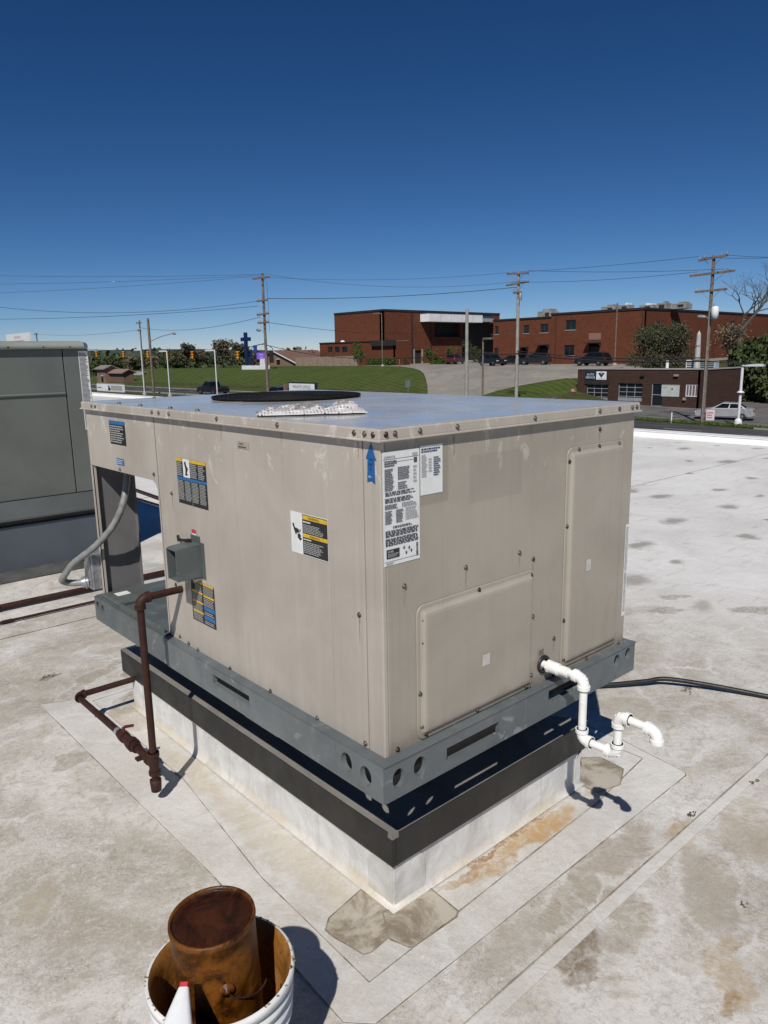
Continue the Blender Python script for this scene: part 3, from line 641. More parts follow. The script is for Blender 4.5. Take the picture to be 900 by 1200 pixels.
s.lines(.02, .61, .21, .92, 8, m_gry); s.lines(.48, .61, .72, .92, 8, m_gry); s.lines(.75, .61, .97, .92, 8, m_gry)
for k in range(2): s.lines(.02+k*.24, .08, .23+k*.24, .52, 14, m_gry, ragged=.15); s.lines(.52+k*.24, .08, .73+k*.24, .52, 14, m_gry, ragged=.15)
s.build('instruction_label', U, 'large black instruction label with yellow and blue bands')
s = Sticker((0, 1.048, .716), XL, ZU, .168, .155, m_blk)
for k, yb in enumerate((.95, .70, .46, .22)):
    s.rect(.05 if k else .18, yb, .50, yb+.05, m_yel); s.lines(.06 if k else .2, yb-.19, .48, yb-.01, 5, m_gry, ragged=.1)
for yb, mm in ((.95, m_yel), (.68, m_yel)): s.rect(.54, yb, .98, yb+.05, mm); s.lines(.55, yb-.21, .97, yb-.01, 5, m_gry, ragged=.1)
for yb in (.36, .14): s.rect(.54, yb, .98, yb+.10, m_blu); s.lines(.55, yb-.11, .97, yb-.02, 2, m_gry)
s.build('instruction_label', U, 'lower black instruction label beside the gas pipe')
s = Sticker((0, 1.670, 1.313), XL, ZU, .155, .095, m_blk); s.rect(0, .85, 1, 1, m_blu); s.lines(.05, .06, .95, .82, 8, m_gry, ragged=.3); s.build('notice_label', U)
s = Sticker((0, 1.625, 1.230), XL, ZU, .072, .027, m_blu); s.lines(.06, .1, .94, .9, 3, m_wht, ragged=.2, fill=.35); s.build('notice_label', U)
s = Sticker((0, .668, 1.374), XL, ZU, .067, .022, m_tan); s.text('MADE', .2, .55, .3, m_ink, 2, .6); s.lines(.1, .1, .9, .4, 1, m_ink); s.build('notice_label', U)
s = Sticker((0, 1.012, 1.010), XL, ZU, .03, .05, m_wht); s.rect(0, .72, 1, 1, m_red); s.poly([(.3, .6), (.6, .55), (.5, .3), (.75, .1), (.3, .15)], m_ink); s.build('warning_tag', U)
s = Sticker((0, .0525, 1.335), XL, ZU, .040, .105, None); s.b = MB()
s.poly([(.5, 1.), (1., .57), (.82, .58), (.86, 0), (.5, .07), (.10, .03), (.16, .58), (0., .6)], m_arrow, 0)
s.text('THIS', .3, .56, .05, m_bluedk, 1, .4); s.text('SIDE', .26, .44, .05, m_bluedk, 1, .48); s.text('UP', .34, .32, .05, m_bluedk, 1, .3); s.text('001', .24, .14, .055, m_wht, 1, .48)
s.build('arrow_sticker', U, 'blue arrow sticker pointing up on the corner post')

# ------------------------------------------------------------------ disconnect box and flexible conduit
dj = thing('disconnect_box', 'galvanised junction box fixed behind the beige corner post of the air conditioner', 'junction box', (.03, 1.98, .7))
b = MB(); b.box((-.04, 1.925, .63), (.07, 2.01, .80)); b.build('box', m_galv, dj, .004)
b = MB(); b.box((-.044, 1.93, .64), (-.041, 2.005, .79)); b.build('cover', m_galv, dj)
b = MB(); b.box((-.06, 1.995, .755), (-.045, 2.02, .785)); b.build('lever', m_black, dj)
b = MB(); b.tube([(-.041, 1.975, .662), (-.07, 1.985, .66)], .024, 12); b.tube([(-.052, 1.977, .661), (-.058, 1.979, .66)], .03, 12); b.build('connector', m_galv, dj)
def smooth_path(pts, n=10):
    P = [Vector(p) for p in pts]; P = [P[0]*2-P[1]]+P+[P[-1]*2-P[-2]]; out = []
    for i in range(1, len(P)-2):
        for k in range(n):
            t = k/n; a, b_, c, d = P[i-1], P[i], P[i+1], P[i+2]
            out.append(.5*((2*b_)+(c-a)*t+(2*a-5*b_+4*c-d)*t*t+(3*b_-a-3*c+d)*t**3))
    out.append(P[-2]); return out
cp = smooth_path([(-.055, 1.98, .661), (-.10, 2.01, .66), (-.135, 2.03, .672), (-.14, 2.0, .70), (-.105, 1.955, .765), (-.035, 1.87, .845), (.03, 1.82, .93), (.075, 1.80, 1.02), (.11, 1.82, 1.11), (.14, 1.86, 1.2)], 9)
b = MB(); rad = [.0148+.0007*math.sin(i*1.9) for i in range(len(cp))]; b.tube(cp, rad, 12)
tag(b.build('flexible_conduit', M('grey_conduit', (.21, .215, .21), .42, 0, .2, 30)), 'grey flexible conduit looping out of the condenser opening past the beige post', 'conduit')

# ------------------------------------------------------------------ gas pipe
gp = thing('gas_pipe', 'rusty brown gas pipe with a shut-off valve rising beside the beige cabinet', 'pipe', (-.164, 1.127, .0))
r0 = .0135
def part(name, mb, mat, par, bevel=0): return mb.build(name, mat, par, bevel)
gx, gy = -.164, 1.127
part('pipe', MB().tube([(0.002, gy, .811), (gx+.03, gy, .811)], r0, 14), m_pipe, gp)
part('pipe', MB().tube([(gx, gy, .78), (gx, gy, .06)], r0, 14), m_pipe, gp)
def elbow(c, d0, d1, R, r, mat, par, name='elbow'):
    c, d0, d1 = Vector(c), Vector(d0).normalized(), Vector(d1).normalized(); mb = MB()
    a, e = c+d0*R, c+d1*R; pts = [a, a-d0*.012]
    for k in range(1, 8): t = k/8*PI/2; pts.append(c+d0*(R-.012)*(1-math.sin(t))+d1*(R-.012)*(1-math.cos(t)))
    pts += [e-d1*.012, e]; mb.tube(pts, r*1.12, 14)
    mb.tube([a, a-d0*.012], r*1.32, 14); mb.tube([e, e-d1*.012], r*1.32, 14)
    return mb.build(name, mat, par)
elbow((gx, gy, .811), (1, 0, 0), (0, 0, -1), .038, .0155, m_pipe, gp)
part('cap', MB().lathe([(.0, .030), (.019, .030), (.021, .055), (.022, .075), (.0145, .077)], (gx, gy, .022), 14), m_pipe, gp)
zt_ = .165
part('tee', MB().tube([(gx, gy, zt_+.045), (gx, gy, zt_-.045)], .019, 14).tube([(gx, gy, zt_+.045), (gx, gy, zt_+.03)], .0225, 14).tube([(gx, gy, zt_-.045), (gx, gy, zt_-.03)], .0225, 14).tube([(gx, gy, zt_), (gx, gy+.045, zt_)], .0195, 14).tube([(gx, gy+.03, zt_), (gx, gy+.046, zt_)], .0225, 14), m_pipe, gp)
ye = 1.93
part('pipe', MB().tube([(gx, gy+.04, zt_), (gx+.004, ye-.03, zt_-.01)], r0, 14), m_pipe, gp)
elbow((gx+.004, ye, zt_-.01), (0, -1, 0), (1, 0, 0), .036, .0155, m_pipe, gp)
part('pipe', MB().tube([(gx+.03, ye, zt_-.01), (.11, ye+.0, zt_-.012)], r0, 14), m_pipe, gp)
part('union', MB().tube([(gx, 1.30, zt_), (gx, 1.335, zt_)], .027, 8, smooth=False).tube([(gx, 1.275, zt_), (gx, 1.30, zt_)], .021, 12).tube([(gx, 1.335, zt_), (gx, 1.355, zt_)], .022, 12), m_pipe, gp)
vb = MB().tube([(gx, 1.36, zt_), (gx, 1.385, zt_)], .02, 8, smooth=False).tube([(gx, 1.385, zt_), (gx, 1.415, zt_)], .023, 12).tube([(gx, 1.415, zt_), (gx, 1.44, zt_)], .02, 8, smooth=False).build('valve', m_pipe, gp)
MB().tube([(gx, 1.40, zt_+.02), (gx, 1.40, zt_+.04)], .007, 8).obox((gx+.018, 1.388, zt_+.044), (.018, -.007, 0), (.004, .008, 0), (0, 0, .0022)).build('lever', M('valve_red', (.10, .02, .02), .5, 0, .3, 20), vb)
MB().tube([(gx, 1.445, zt_), (gx, 1.47, zt_)], .0155, 10).build('tape', m_galv, vb)
part('coupling', MB().tube([(gx, 1.18, zt_), (gx, 1.20, zt_)], .018, 10).obox((gx-.02, 1.215, zt_-.01), (.012, 0, 0), (0, .012, 0), (0, 0, .005)), m_pipe, gp)
# ------------------------------------------------------------------ condensate trap
dp = thing('drain_trap', 'white plastic condensate drain pipe bent into a trap at the right face', 'drain pipe', (.69, -.2, .45))
H = (.690, .0, .657); e1 = (.690, -.156, .657); e2 = (.690, -.156, .452); e3 = (.690, -.281, .452); e4 = (.690, -.281, .578); e5 = (.690, -.405, .574)
pr = .0125
for a, c in ((H, e1), (e1, e2), (e2, e3), (e3, e4), (e4, e5)): part('pipe', MB().tube([a, c], pr, 16), m_pvc, dp)
part('coupling', MB().tube([(.69, -.022, .657), (.69, -.062, .657)], .0195, 16).tube([(.69, -.062, .657), (.69, -.066, .657)], .017, 16).tube([(.69, -.022, .657), (.69, -.030, .657)], .0215, 8, smooth=False), m_pvc, dp)
part('coupling', MB().tube([(.69, -.072, .657), (.69, -.098, .657)], .0165, 16), m_pvc, dp)
dk = (0, -1, 0); Y1 = (0, 1, 0); Zd = (0, 0, -1); Zu = (0, 0, 1)
def pelbow(c, a, b_): elbow(c, a, b_, .036, .0155, m_pvc, dp)
pelbow(e1, Y1, Zd); pelbow(e2, Zu, dk); pelbow(e3, Y1, Zu); pelbow(e4, Zd, dk); pelbow(e5, Y1, Zd)
# ------------------------------------------------------------------ rag on top
def cloth(name, cx, cy, lx, ly, rot, z, mat, nx=84, ny=40):
    from mathutils import noise as NZ
    vs = []; c_, s_ = math.cos(rot), math.sin(rot)
    for j in range(ny+1):
        for i in range(nx+1):
            a, b_ = i/nx*2-1, j/ny*2-1
            edge = 1+.09*NZ.noise(Vector((a*2.1, b_*2.1, 3)))
            x = a*lx/2*edge; y = b_*ly/2*(1+.12*NZ.noise(Vector((a*2.5, b_, 9)))) 
            env = min(1, (1-abs(b_))*3.2)*min(1, (1-abs(a))*7)
            fl = 0
            for (b0_, sl_, wv_, wd_, hh_) in ((-.55, .25, 2.1, .10, .010), (-.15, -.3, 3.3, .13, .017), (.25, .35, 2.7, .11, .021), (.6, -.15, 4.1, .14, .017), (.05, .7, 1.3, .08, .012)):
                q_ = (b_-(b0_+sl_*a+.13*math.sin(a*wv_+b0_*9)))/wd_; fl = max(fl, hh_*math.exp(-q_*q_)*(.55+.45*math.sin(a*5.1+b0_*7)))
            hump = .023*math.exp(-((a-.66)/.20)**2-((b_-.3)/.5)**2)+.012*math.exp(-((a+.1)/.4)**2-((b_-.5)/.3)**2)
            h = .003+env*(.003+fl*.8+hump*(1+.5*NZ.noise(Vector((a*6, b_*7, 1.1))))+.0025*NZ.noise(Vector((a*9, b_*9, 2.2))))
            vs.append((cx+x*c_-y*s_, cy+x*s_+y*c_, z+max(.002, h)))
    fs = [(j*(nx+1)+i, j*(nx+1)+i+1, (j+1)*(nx+1)+i+1, (j+1)*(nx+1)+i) for j in range(ny) for i in range(nx)]
    mb = MB(); mb.add(vs, fs, mat, True); o = mb.build(name, mat)
    so = o.modifiers.new('solid', 'SOLIDIFY'); so.thickness = .004; so.offset = 1
    sb = o.modifiers.new('sub', 'SUBSURF'); sb.levels = 1; sb.render_levels = 1
    return o
def rag_mat():
    t = NT('rag'); P = t.tc.outputs['Object']
    n1 = t.n('TexWave', {'Vector': t.vec((1, 1, 0), (0, 0, .56), P), 'Scale': 40., 'Distortion': 2.5, 'Detail': 2., 'Detail Scale': 2.}, bands_direction='Y').outputs['Fac']
    n2 = t.n('TexWave', {'Vector': t.vec((1, 1, 0), (0, 0, .56), P), 'Scale': 30., 'Distortion': 2., 'Detail': 2.}, bands_direction='X').outputs['Fac']
    pat = t.math('MULTIPLY', t.map(n1, .55, .75), t.map(n2, .35, .6))
    zone = t.map(t.math('ADD', t.xyz(t.vec((1, 1, 1), (0, 0, .56), P))[1], t.math('MULTIPLY', t.noise(9, 4, .6, 0, P), .10)), .515, .60)
    col = t.mix(t.math('MULTIPLY', t.math('MULTIPLY', pat, t.map(t.noise(22, 4, .6, 0, P), .35, .55)), .95), (.66, .645, .64), (.07, .06, .07))
    col = t.mix(t.math('MULTIPLY', t.math('MULTIPLY', zone, t.map(t.noise(35, 6, .7, 0, P), .38, .56)), .85), col, (.11, .095, .10))
    return t.set(col, .9, bump=t.noise(300, 4, .7, 0, P), bstr=.6, bdist=.003)
tag(cloth('rag', .175, .515, .33, .15, -.56, 1.4757, rag_mat()), 'crumpled grey and white rag lying on top of the air conditioner', 'rag')
# ------------------------------------------------------------------ bucket, can, handle
BX, BY = -.565, -.095
bk = thing('plastic_bucket', 'white ribbed plastic bucket with a rust stained inside', 'bucket', (BX, BY, 0))
bp = [(.128, .004), (.1335, .10), (.137, .20), (.139, .255), (.1485, .258), (.1495, .266), (.141, .270), (.1415, .288), (.151, .291), (.152, .299), (.143, .303), (.1435, .322), (.153, .325), (.154, .333), (.145, .337), (.1455, .350), (.156, .353), (.1575, .366), (.155, .372), (.150, .372)]
MB().lathe([(.0005, .004)]+bp, (BX, BY, 0), 56).build('body', M('bucket_plastic', (.70, .70, .69), .4, 0, .08, 12), bk)
MB().lathe([(.1497, .3715), (.144, .364), (.139, .33), (.135, .27), (.131, .2), (.126, .10), (.0005, .10)], (BX, BY, 0), 56).build('inner_wall', m_buckin, bk)
b = MB(); rn = random.Random(4)
for k in range(60):
    t = rn.random()*2*PI; r = .1535+rn.uniform(-.003, .003); b.obox((BX+r*math.cos(t), BY+r*math.sin(t), .3725), (.0026*rn.random()+.0006, 0, 0), (0, .0026*rn.random()+.0006, 0), (0, 0, .0005))
stuff(b.build('paint_chips', M('chips', (.30, .24, .15), .8, 0, .4, 60), bk))
axc = Vector((-.035, .012, 1)).normalized(); ct = Vector((-.572, -.085, .492))
can = thing('rusty_can', 'rusty metal can standing upside down inside the white bucket', 'can', tuple(ct-axc*.4))
cprof = [(.0865, -.39), (.0868, -.30), (.088, -.16), (.0888, -.157), (.0888, -.150), (.088, -.147), (.0885, -.05), (.0885, -.015), (.0905, -.012), (.0915, -.004), (.0905, .003), (.086, .004), (.085, -.004)]
MB().lathe(cprof, ct, 56, ax=axc).build('wall', m_can, can)
MB().lathe([(.0855, -.0035), (.083, -.006), (.072, -.0065), (.0002, -.0065)], ct, 56, ax=axc).build('can_end', m_canend, can)
# ear and wire bail on the side facing the viewer
dv = (CAM-ct); dv = (dv-axc*dv.dot(axc)).normalized(); sd_ = axc.cross(dv).normalized()
ear = ct-axc*.105+dv*.0885+sd_*.012
MB().lathe([(.016, 0), (.015, .003), (.006, .005), (.005, .010), (.0001, .011)], ear, 14, ax=dv).build('ear', m_can, can)
pth = [ear+dv*.008]+[ct-axc*(.112+.035*math.sin(k/8*PI*.6))+(dv*math.cos(k*.13)+sd_*math.sin(k*.13))*.097+sd_*.012 for k in range(1, 9)]
MB().tube(smooth_path(pth, 4), .0022, 6).build('wire_bail', m_pipe, can)
wh = thing('brush_handle', 'white plastic handle with a red tip sticking up in front of the bucket', 'handle', (-.74, -.24, .30))
a0, a1 = Vector((-.684, -.172, .452)), Vector((-.785, -.292, .36)); dd = (a1-a0).normalized(); sd2 = dd.cross(Vector((0, 0, 1))).normalized(); un = sd2.cross(dd)
b = MB(); vs = []; nseg = 9; 
for i in range(nseg):
    t = i/(nseg-1); c = a0+(a1-a0)*t+un*(.012*math.sin(t*PI)); wd = .0100+.027*min(1, t*1.9); th_ = .009+.010*min(1, t*1.7)
    for k in range(12):
        an = 2*PI*k/12; cx_, sx_ = math.cos(an), math.sin(an); e_ = .6
        vs.append(c+sd2*wd*math.copysign(abs(cx_)**e_, cx_)+un*th_*math.copysign(abs(sx_)**e_, sx_))
fs = [(i*12+k, i*12+(k+1) % 12, (i+1)*12+(k+1) % 12, (i+1)*12+k) for i in range(nseg-1) for k in range(12)]
b.add(vs, fs, None, True); b.add(vs[:12], [tuple(range(12))]); b.add(vs[-12:], [tuple(range(12))]); b.build('grip', M('handle_white', (.74, .75, .76), .35, 0, .05, 30), wh)
MB().obox(a0-dd*.004, dd*.006, sd2*.0085, un*.008).build('tip', M('tip_red', (.45, .012, .03), .35, 0, .1, 30), wh, .002)
# ------------------------------------------------------------------ cable and pipes lying on the roof
b = MB(); b.tube(smooth_path([(1.2, 1.1, .03), (1.6, .75, .02), (1.895, .51, .02), (2.07, .375, .03), (2.15, .306, .04), (2.255, .138, .03), (2.366, -.10, .015), (2.5, -.5, .014), (2.9, -1.2, .014)]), .0115, 10)
tag(b.build('black_cable', m_black), 'black cable lying across the white roof right of the air conditioner', 'cable')
def rpipe(name, p, q_, r, label, mat=m_pipe, blocks=()):
    t = thing(name, label, 'pipe', tuple((Vector(p)+Vector(q_))/2*Vector((1, 1, 0)).length*0+Vector(((p[0]+q_[0])/2, (p[1]+q_[1])/2, 0))))
    MB().tube([p, q_], r, 10).build('pipe', mat, t)
    d = (Vector(q_)-Vector(p)); L = d.length; d.normalize()
    for k in range(1, int(L/1.5)):
        c = Vector(p)+d*1.5*k; MB().tube([c-d*.03, c+d*.03], r*1.3, 10).build('coupling', mat, t)
    return t
rpipe('roof_pipe', (-3, 3.95, .035), (2.4, 3.90, .035), .02, 'thick rusty pipe lying on the roof between the two units')
rpipe('roof_pipe', (-3, 3.655, .02), (2.4, 3.63, .02), .009, 'thin dark line lying beside the thick rusty pipe')
rpipe('roof_pipe', (2.63, 7.77, .035), (2.50, 5.5, .035), .018, 'rusty pipe seen through the condenser opening')
rpipe('roof_pipe', (2.42, 7.23, .02), (2.42, 5.5, .02), .01, 'dark thin pipe seen below the rusty one in the opening')
# ------------------------------------------------------------------ neighbouring unit on the left
NY0 = 4.75
nb = thing('grey_rooftop_unit', 'grey green rooftop unit behind on the left with a rounded top edge', 'air conditioner', (-.6, 6, 0))
m_ng = M('grey_green_paint', (.118, .128, .114), .5, 0, .10, 3); m_nt = M('grey_green_cap', (.25, .265, .235), .45, 0, .1, 3)
b = MB(); b.box((-2.6, NY0, .60), (.896, NY0+.01, 1.735)); b.build('front_panel', m_ng, nb, .003)
b = MB(); b.box((.904, NY0+.0, .60), (1.10, NY0+.01, 1.735)); b.box((1.09, NY0+.011, .6), (1.10, NY0+2.2, 1.735)); b.build('corner_panel', m_ng, nb, .003)
b = MB(); b.box((-2.6, NY0+.012, .6), (1.089, NY0+2.2, 1.73)); b.build('inner_frame', m_dark, nb)
b = MB(); b.prism([(-2.6, NY0-.002, 1.405), (-2.6, NY0-.014, 1.395), (-2.6, NY0-.012, 1.388), (-2.6, NY0-.002, 1.382)], (3.49, 0, 0)); b.build('pressed_rib', m_ng, nb)
pr_ = [(1.735, -.02), (1.738, -.035), (1.765, -.035), (1.785, -.012), (1.798, .05)]
b = MB(); ln = [[( -2.6, NY0+d, z) for z, d in pr_], [(1.06, NY0+d, z) for z, d in pr_], [(1.125+.0*d, NY0+.06+d*.0, z) for z, d in pr_], [(1.13-max(0, d)*.8, NY0+2.2, z) for z, d in pr_]]
n = len(pr_)
ln[2] = [(1.12-max(0, d)-.5*(d > -.03)*.02, NY0+.05+max(0, d), z) for z, d in pr_]
for i in range(3): b.add(ln[i]+ln[i+1], [(k, k+1, n+k+1, n+k) for k in range(n-1)], None, True)
b.add([ln[0][-1], ln[1][-1], ln[2][-1], ln[3][-1], (-2.6, NY0+2.2, 1.798)], [(0, 1, 2, 3, 4)]); b.build('top_cap', m_nt, nb)
b = MB(); b.prism([(-2.6, NY0-.01, .595), (-2.6, NY0-.07, .47), (-2.6, NY0-.07, .455), (-2.6, NY0+.2, .455), (-2.6, NY0+.2, .595)], (3.68, 0, 0)); b.build('base_rail', M('nb_rail', (.085, .092, .092), .5, 0, .15, 2), nb)
b = MB(); b.box((-2.6, NY0+.01, .30), (1.05, NY0+2.2, .454)); b.build('rail_recess', m_adapt, nb)
b = MB(); b.box((-2.6, NY0-.03, .045), (1.06, NY0+2.25, .405)); b.build('curb_wall', M('nb_curb', (.085, .098, .118), .45, .2, .2, 1.2), nb, .004)
b = MB(); b.prism([(-2.6, NY0-.031, .06), (-2.6, NY0-.16, .012), (-2.6, NY0-.16, .006), (-2.6, NY0-.031, .006)], (3.70, 0, 0)); b.build('curb_skirt', M('skirt_dark', (.06, .06, .058), .7, 0, .3, 8), nb)
s = Sticker((1.02, NY0, 1.10), YR, ZU, .075, .62, m_wht); s.lines(.06, .35, .94, .98, 40, m_ink, ragged=.25); s.lines(.06, .02, .94, .33, 20, m_ink); s.build('rating_plate', nb)
for x in (.2, .5, .75, .95): 
    o = sc0.copy(); COL.objects.link(o); o.parent = nb; o.location = Vector((x, NY0-.035, 1.75))-Vector(nb['_loc']); o.rotation_euler = Vector(NY).to_track_quat('Z', 'Y').to_euler()

# ================================================================== the street, the lots and what stands there
def onP(px, py, axis, val):
    d = ray(px, py); t = (val-CAM[axis])/d[axis]; return CAM+d*t
def ss(a, b, x): t = min(1, max(0, (x-a)/(b-a))); return t*t*(3-2*t)
def hgt(x, y):
    s = -4.3+.016*(min(max(y, -20), 84)-26)
    top = -.25+.55*ss(95, 125, x)-.6*ss(118, 170, y)
    w = ss(44, 51, y)*(1-ss(178, 205, y)); t = w*ss(58, 84, x)+(1-w)*ss(86, 95, x)*(1-ss(120, 200, y))
    return s+(top-s)*t
def gsheet(name, poly, off, mat, step=2.):
    bm = bmesh.new(); bm.faces.new([bm.verts.new((x, y, 0)) for x, y in poly])
    for ax in (0, 1):
        lo = min(p[ax] for p in poly); hi = max(p[ax] for p in poly); k = math.ceil(lo/step)*step
        while k < hi:
            co = [0, 0, 0]; co[ax] = k; no = [0, 0, 0]; no[ax] = 1
            bmesh.ops.bisect_plane(bm, geom=bm.verts[:]+bm.edges[:]+bm.faces[:], plane_co=co, plane_no=no); k += step
    for v in bm.verts: v.co.z = hgt(v.co.x, v.co.y)+off
    bmesh.ops.recalc_face_normals(bm, faces=bm.faces)
    me = bpy.data.meshes.new(name); bm.to_mesh(me); bm.free()
    for p in me.polygons: p.use_smooth = True
    if me.polygons and sum(p.normal.z for p in me.polygons) < 0: me.flip_normals()
    me.materials.append(mat); o = bpy.data.objects.new(name, me); COL.objects.link(o); return struct(o)
def grass_mat(name, a, b, stripes=False):
    t = NT(name); P = t.n('NewGeometry').outputs['Position']
    col = t.mix(t.map(t.noise(.5, 9, .7, .5, P), .35, .68), a, b)
    col = t.mix(t.math('MULTIPLY', t.map(t.noise(.12, 6, .6, 1, P), .48, .7), .6), col, (.085, .075, .03))
    if stripes:
        wv = t.n('TexWave', {'Vector': t.vec((1, 1, 0), (0, 0, .35), P), 'Scale': .32, 'Distortion': 1.2, 'Detail': 3.}).outputs['Fac']
        col = t.mix(t.math('MULTIPLY', t.map(wv, .3, .7), .35), col, mul(b, 1.35))
    return t.set(col, .9, bump=t.noise(5, 8, .8, 0, P), bstr=.8, bdist=.15, spec=.2)
m_grass = grass_mat('rough_grass', (.042, .050, .014), (.070, .076, .024)); m_lawn = grass_mat('mown_lawn', (.040, .062, .011), (.068, .092, .019), True)
def pave_mat(name, a, b):
    t = NT(name); P = t.n('NewGeometry').outputs['Position']
    col = t.mix(t.map(t.noise(.25, 9, .68, 1, P), .3, .7), a, b)
    col = t.mix(t.math('MULTIPLY', t.map(t.noise(1., 5, .6, 2, t.vec((.9, .08, 1), src=P)), .55, .68), .4), col, mul(a, .7))
    return t.set(col, .85, bump=t.noise(30, 4, .6, 0, P), bstr=.2, bdist=.01, spec=.3)
m_asph = pave_mat('asphalt', (.045, .045, .047), (.075, .074, .073)); m_conc = pave_mat('lot_paving', (.20, .182, .16), (.285, .262, .232)); m_lot2 = pave_mat('shop_paving', (.09, .088, .086), (.17, .16, .15))
m_kerb = M('kerb', (.30, .29, .27), .85, 0, .15, 1); m_line = M('road_paint', (.55, .55, .53), .7, 0, .15, 3)
far = MB(); far.quad((-3000, -3000, -6.5), (3000, -3000, -6.5), (3000, 3000, -6.5), (-3000, 3000, -6.5)); struct(far.build('ground', m_grass))
gsheet('terrain', [(-60, -140), (420, -140), (420, 420), (-60, 420)], 0, m_grass, 6.)
gsheet('street', [(48.6, -140), (57.0, -140), (57.0, 420), (48.6, 420)], .06, m_asph, 3.)
gsheet('side_lot', [(12.6, -140), (43.5, -140), (43.5, 420), (12.6, 420)], .05, m_asph, 6.)
b = MB()
for k in range(70):
    y0 = -60+k*6
    for x, L in ((52.8, 3.),): b.add([(x-.06, y0, hgt(x, y0)+.08), (x+.06, y0, hgt(x, y0)+.08), (x+.06, y0+L, hgt(x, y0+L)+.08), (x-.06, y0+L, hgt(x, y0+L)+.08)], [(0, 1, 2, 3)])
struct(b.build('lane_marking', m_line))
EL = [(57.2, 500), (60, 500), (63, 500.5), (66, 501), (69, 500.5), (72, 499), (75, 496.5), (77.5, 492), (79.5, 484), (81.5, 471), (83.5, 453), (84.6, 437)]
ER = [(57.2, 553), (60, 554), (62.5, 557), (65, 566), (67.5, 584), (70, 609), (72.5, 642), (74.5, 672)]
PL = [(x, colY(px, x)) for x, px in EL]; PR = [(x, colY(px, x)) for x, px in ER]
yA, yB = PL[0][1], PR[0][1]
gsheet('parking_lot', [(56.9, yB)]+PR+[(77, 48.7), (84, 48.4), (95.5, 48), (126, 48), (126, 103.5), (91, 103.5), (91, 116), (86, 116)]+PL[::-1]+[(56.9, yA)], .07, m_conc, 2.)
gsheet('shop_lot', [(58.2, 24), (58.2, 47.8), (76, 47.8), (90, 47.8), (90, 20), (75, -10), (58.2, -10)], .06, m_lot2, 2.)
e_ = .05
gsheet('lawn', [(x, y+e_) for x, y in PL]+[(86, 116), (86, 140), (84, 205), (57.2, 205)], .055, m_lawn, 2.)
gsheet('lawn', [(x, y-e_) for x, y in PR]+[(77, 48.65), (77, 47.9), (57.2, 47.9)], .055, m_lawn, 2.)
b = MB()
for x0, x1, a, c in ((57.0, 57.18, -140, 22), (57.0, 57.18, 48, yB), (57.0, 57.18, yA, 250), (48.4, 48.6, -140, 250)):
    n = max(1, int((c-a)/6))
    for k in range(n):
        y0, y1 = a+(c-a)*k/n, a+(c-a)*(k+1)/n
        vs = [(x, y, hgt(x, y)+z) for y in (y0, y1) for x, z in ((x0, .0), (x0, .16), (x1, .16), (x1, .0))]
        b.add(vs, [(0, 1, 5, 4), (1, 2, 6, 5), (2, 3, 7, 6)], None)
struct(b.build('kerb', m_kerb))
b = MB()
for k in range(9):
    y0 = 58+k*2.9
    b.add([(x, y, hgt(x, y)+.10) for x, y in ((86.5, y0), (86.5, y0+.13), (91.5, y0+.13), (91.5, y0))], [(0, 1, 2, 3)])
for k in range(8):
    x0 = 93+k*2.9
    b.add([(x, y, hgt(x, y)+.10) for x, y in ((x0, 95.5), (x0+.13, 95.5), (x0+.13, 100), (x0, 100))], [(0, 1, 2, 3)])
struct(b.build('parking_marking', m_line))
# ------------------------------------------------------------------ materials for the far things
def brick_mat(name, a, b_):
    t = NT(name); P = t.n('NewGeometry').outputs['Position']; z = t.xyz(P)
    col = t.mix(t.map(t.noise(.35, 8, .7, .6, P), .32, .68), a, b_)
    bt = t.n('TexBrick', {'Vector': t.n('CombineXYZ', {0: t.math('ADD', z[0], z[1]), 1: z[2], 2: 0.}).outputs[0], 'Color1': mul(a, .8)+(1,), 'Color2': mul(b_, 1.2)+(1,), 'Mortar': (.12, .075, .055, 1), 'Scale': 1., 'Mortar Size': .012, 'Brick Width': .42, 'Row Height': .16}).outputs['Color']
    col = t.mix(.45, col, bt)
    return t.set(col, .85, spec=.2)
m_brick = brick_mat('red_brick', (.112, .033, .016), (.140, .044, .022)); m_brown = brick_mat('brown_brick', (.045, .024, .020), (.06, .032, .026))
m_coping = M('dark_coping', (.022, .02, .02), .6, 0, .2, 1); m_glass = M('dark_glass', (.010, .014, .018), .12, 0, .2, .5); m_frame = M('window_frame', (.05, .05, .052), .5, 0, .1, 1)
m_sill = M('stone_sill', (.28, .26, .24), .8, 0, .1, 1); m_recess = M('recess_dark', (.02, .017, .016), .8, 0, .2, 1); m_doorw = M('garage_metal', (.30, .31, .32), .5, .1, .1, 2)
m_bwhite = M('white_cladding', (.74, .75, .76), .5, 0, .06, .6); m_unit = M('roof_unit_grey', (.26, .25, .23), .6, 0, .25, .8)
m_wood = M('weathered_pole', (.155, .125, .095), .85, 0, .3, 3); m_wood2 = M('grey_pole', (.30, .285, .255), .8, 0, .2, 3); m_wire = M('wire', (.02, .021, .024), .6, 0, .1, 2)
m_insul = M('insulator', (.24, .245, .25), .35, 0, .2, 5); m_polew = M('white_pole', (.66, .67, .68), .4, 0, .08, 2); m_cross = M('cross_navy', (.006, .016, .075), .4, 0, .1, 2)
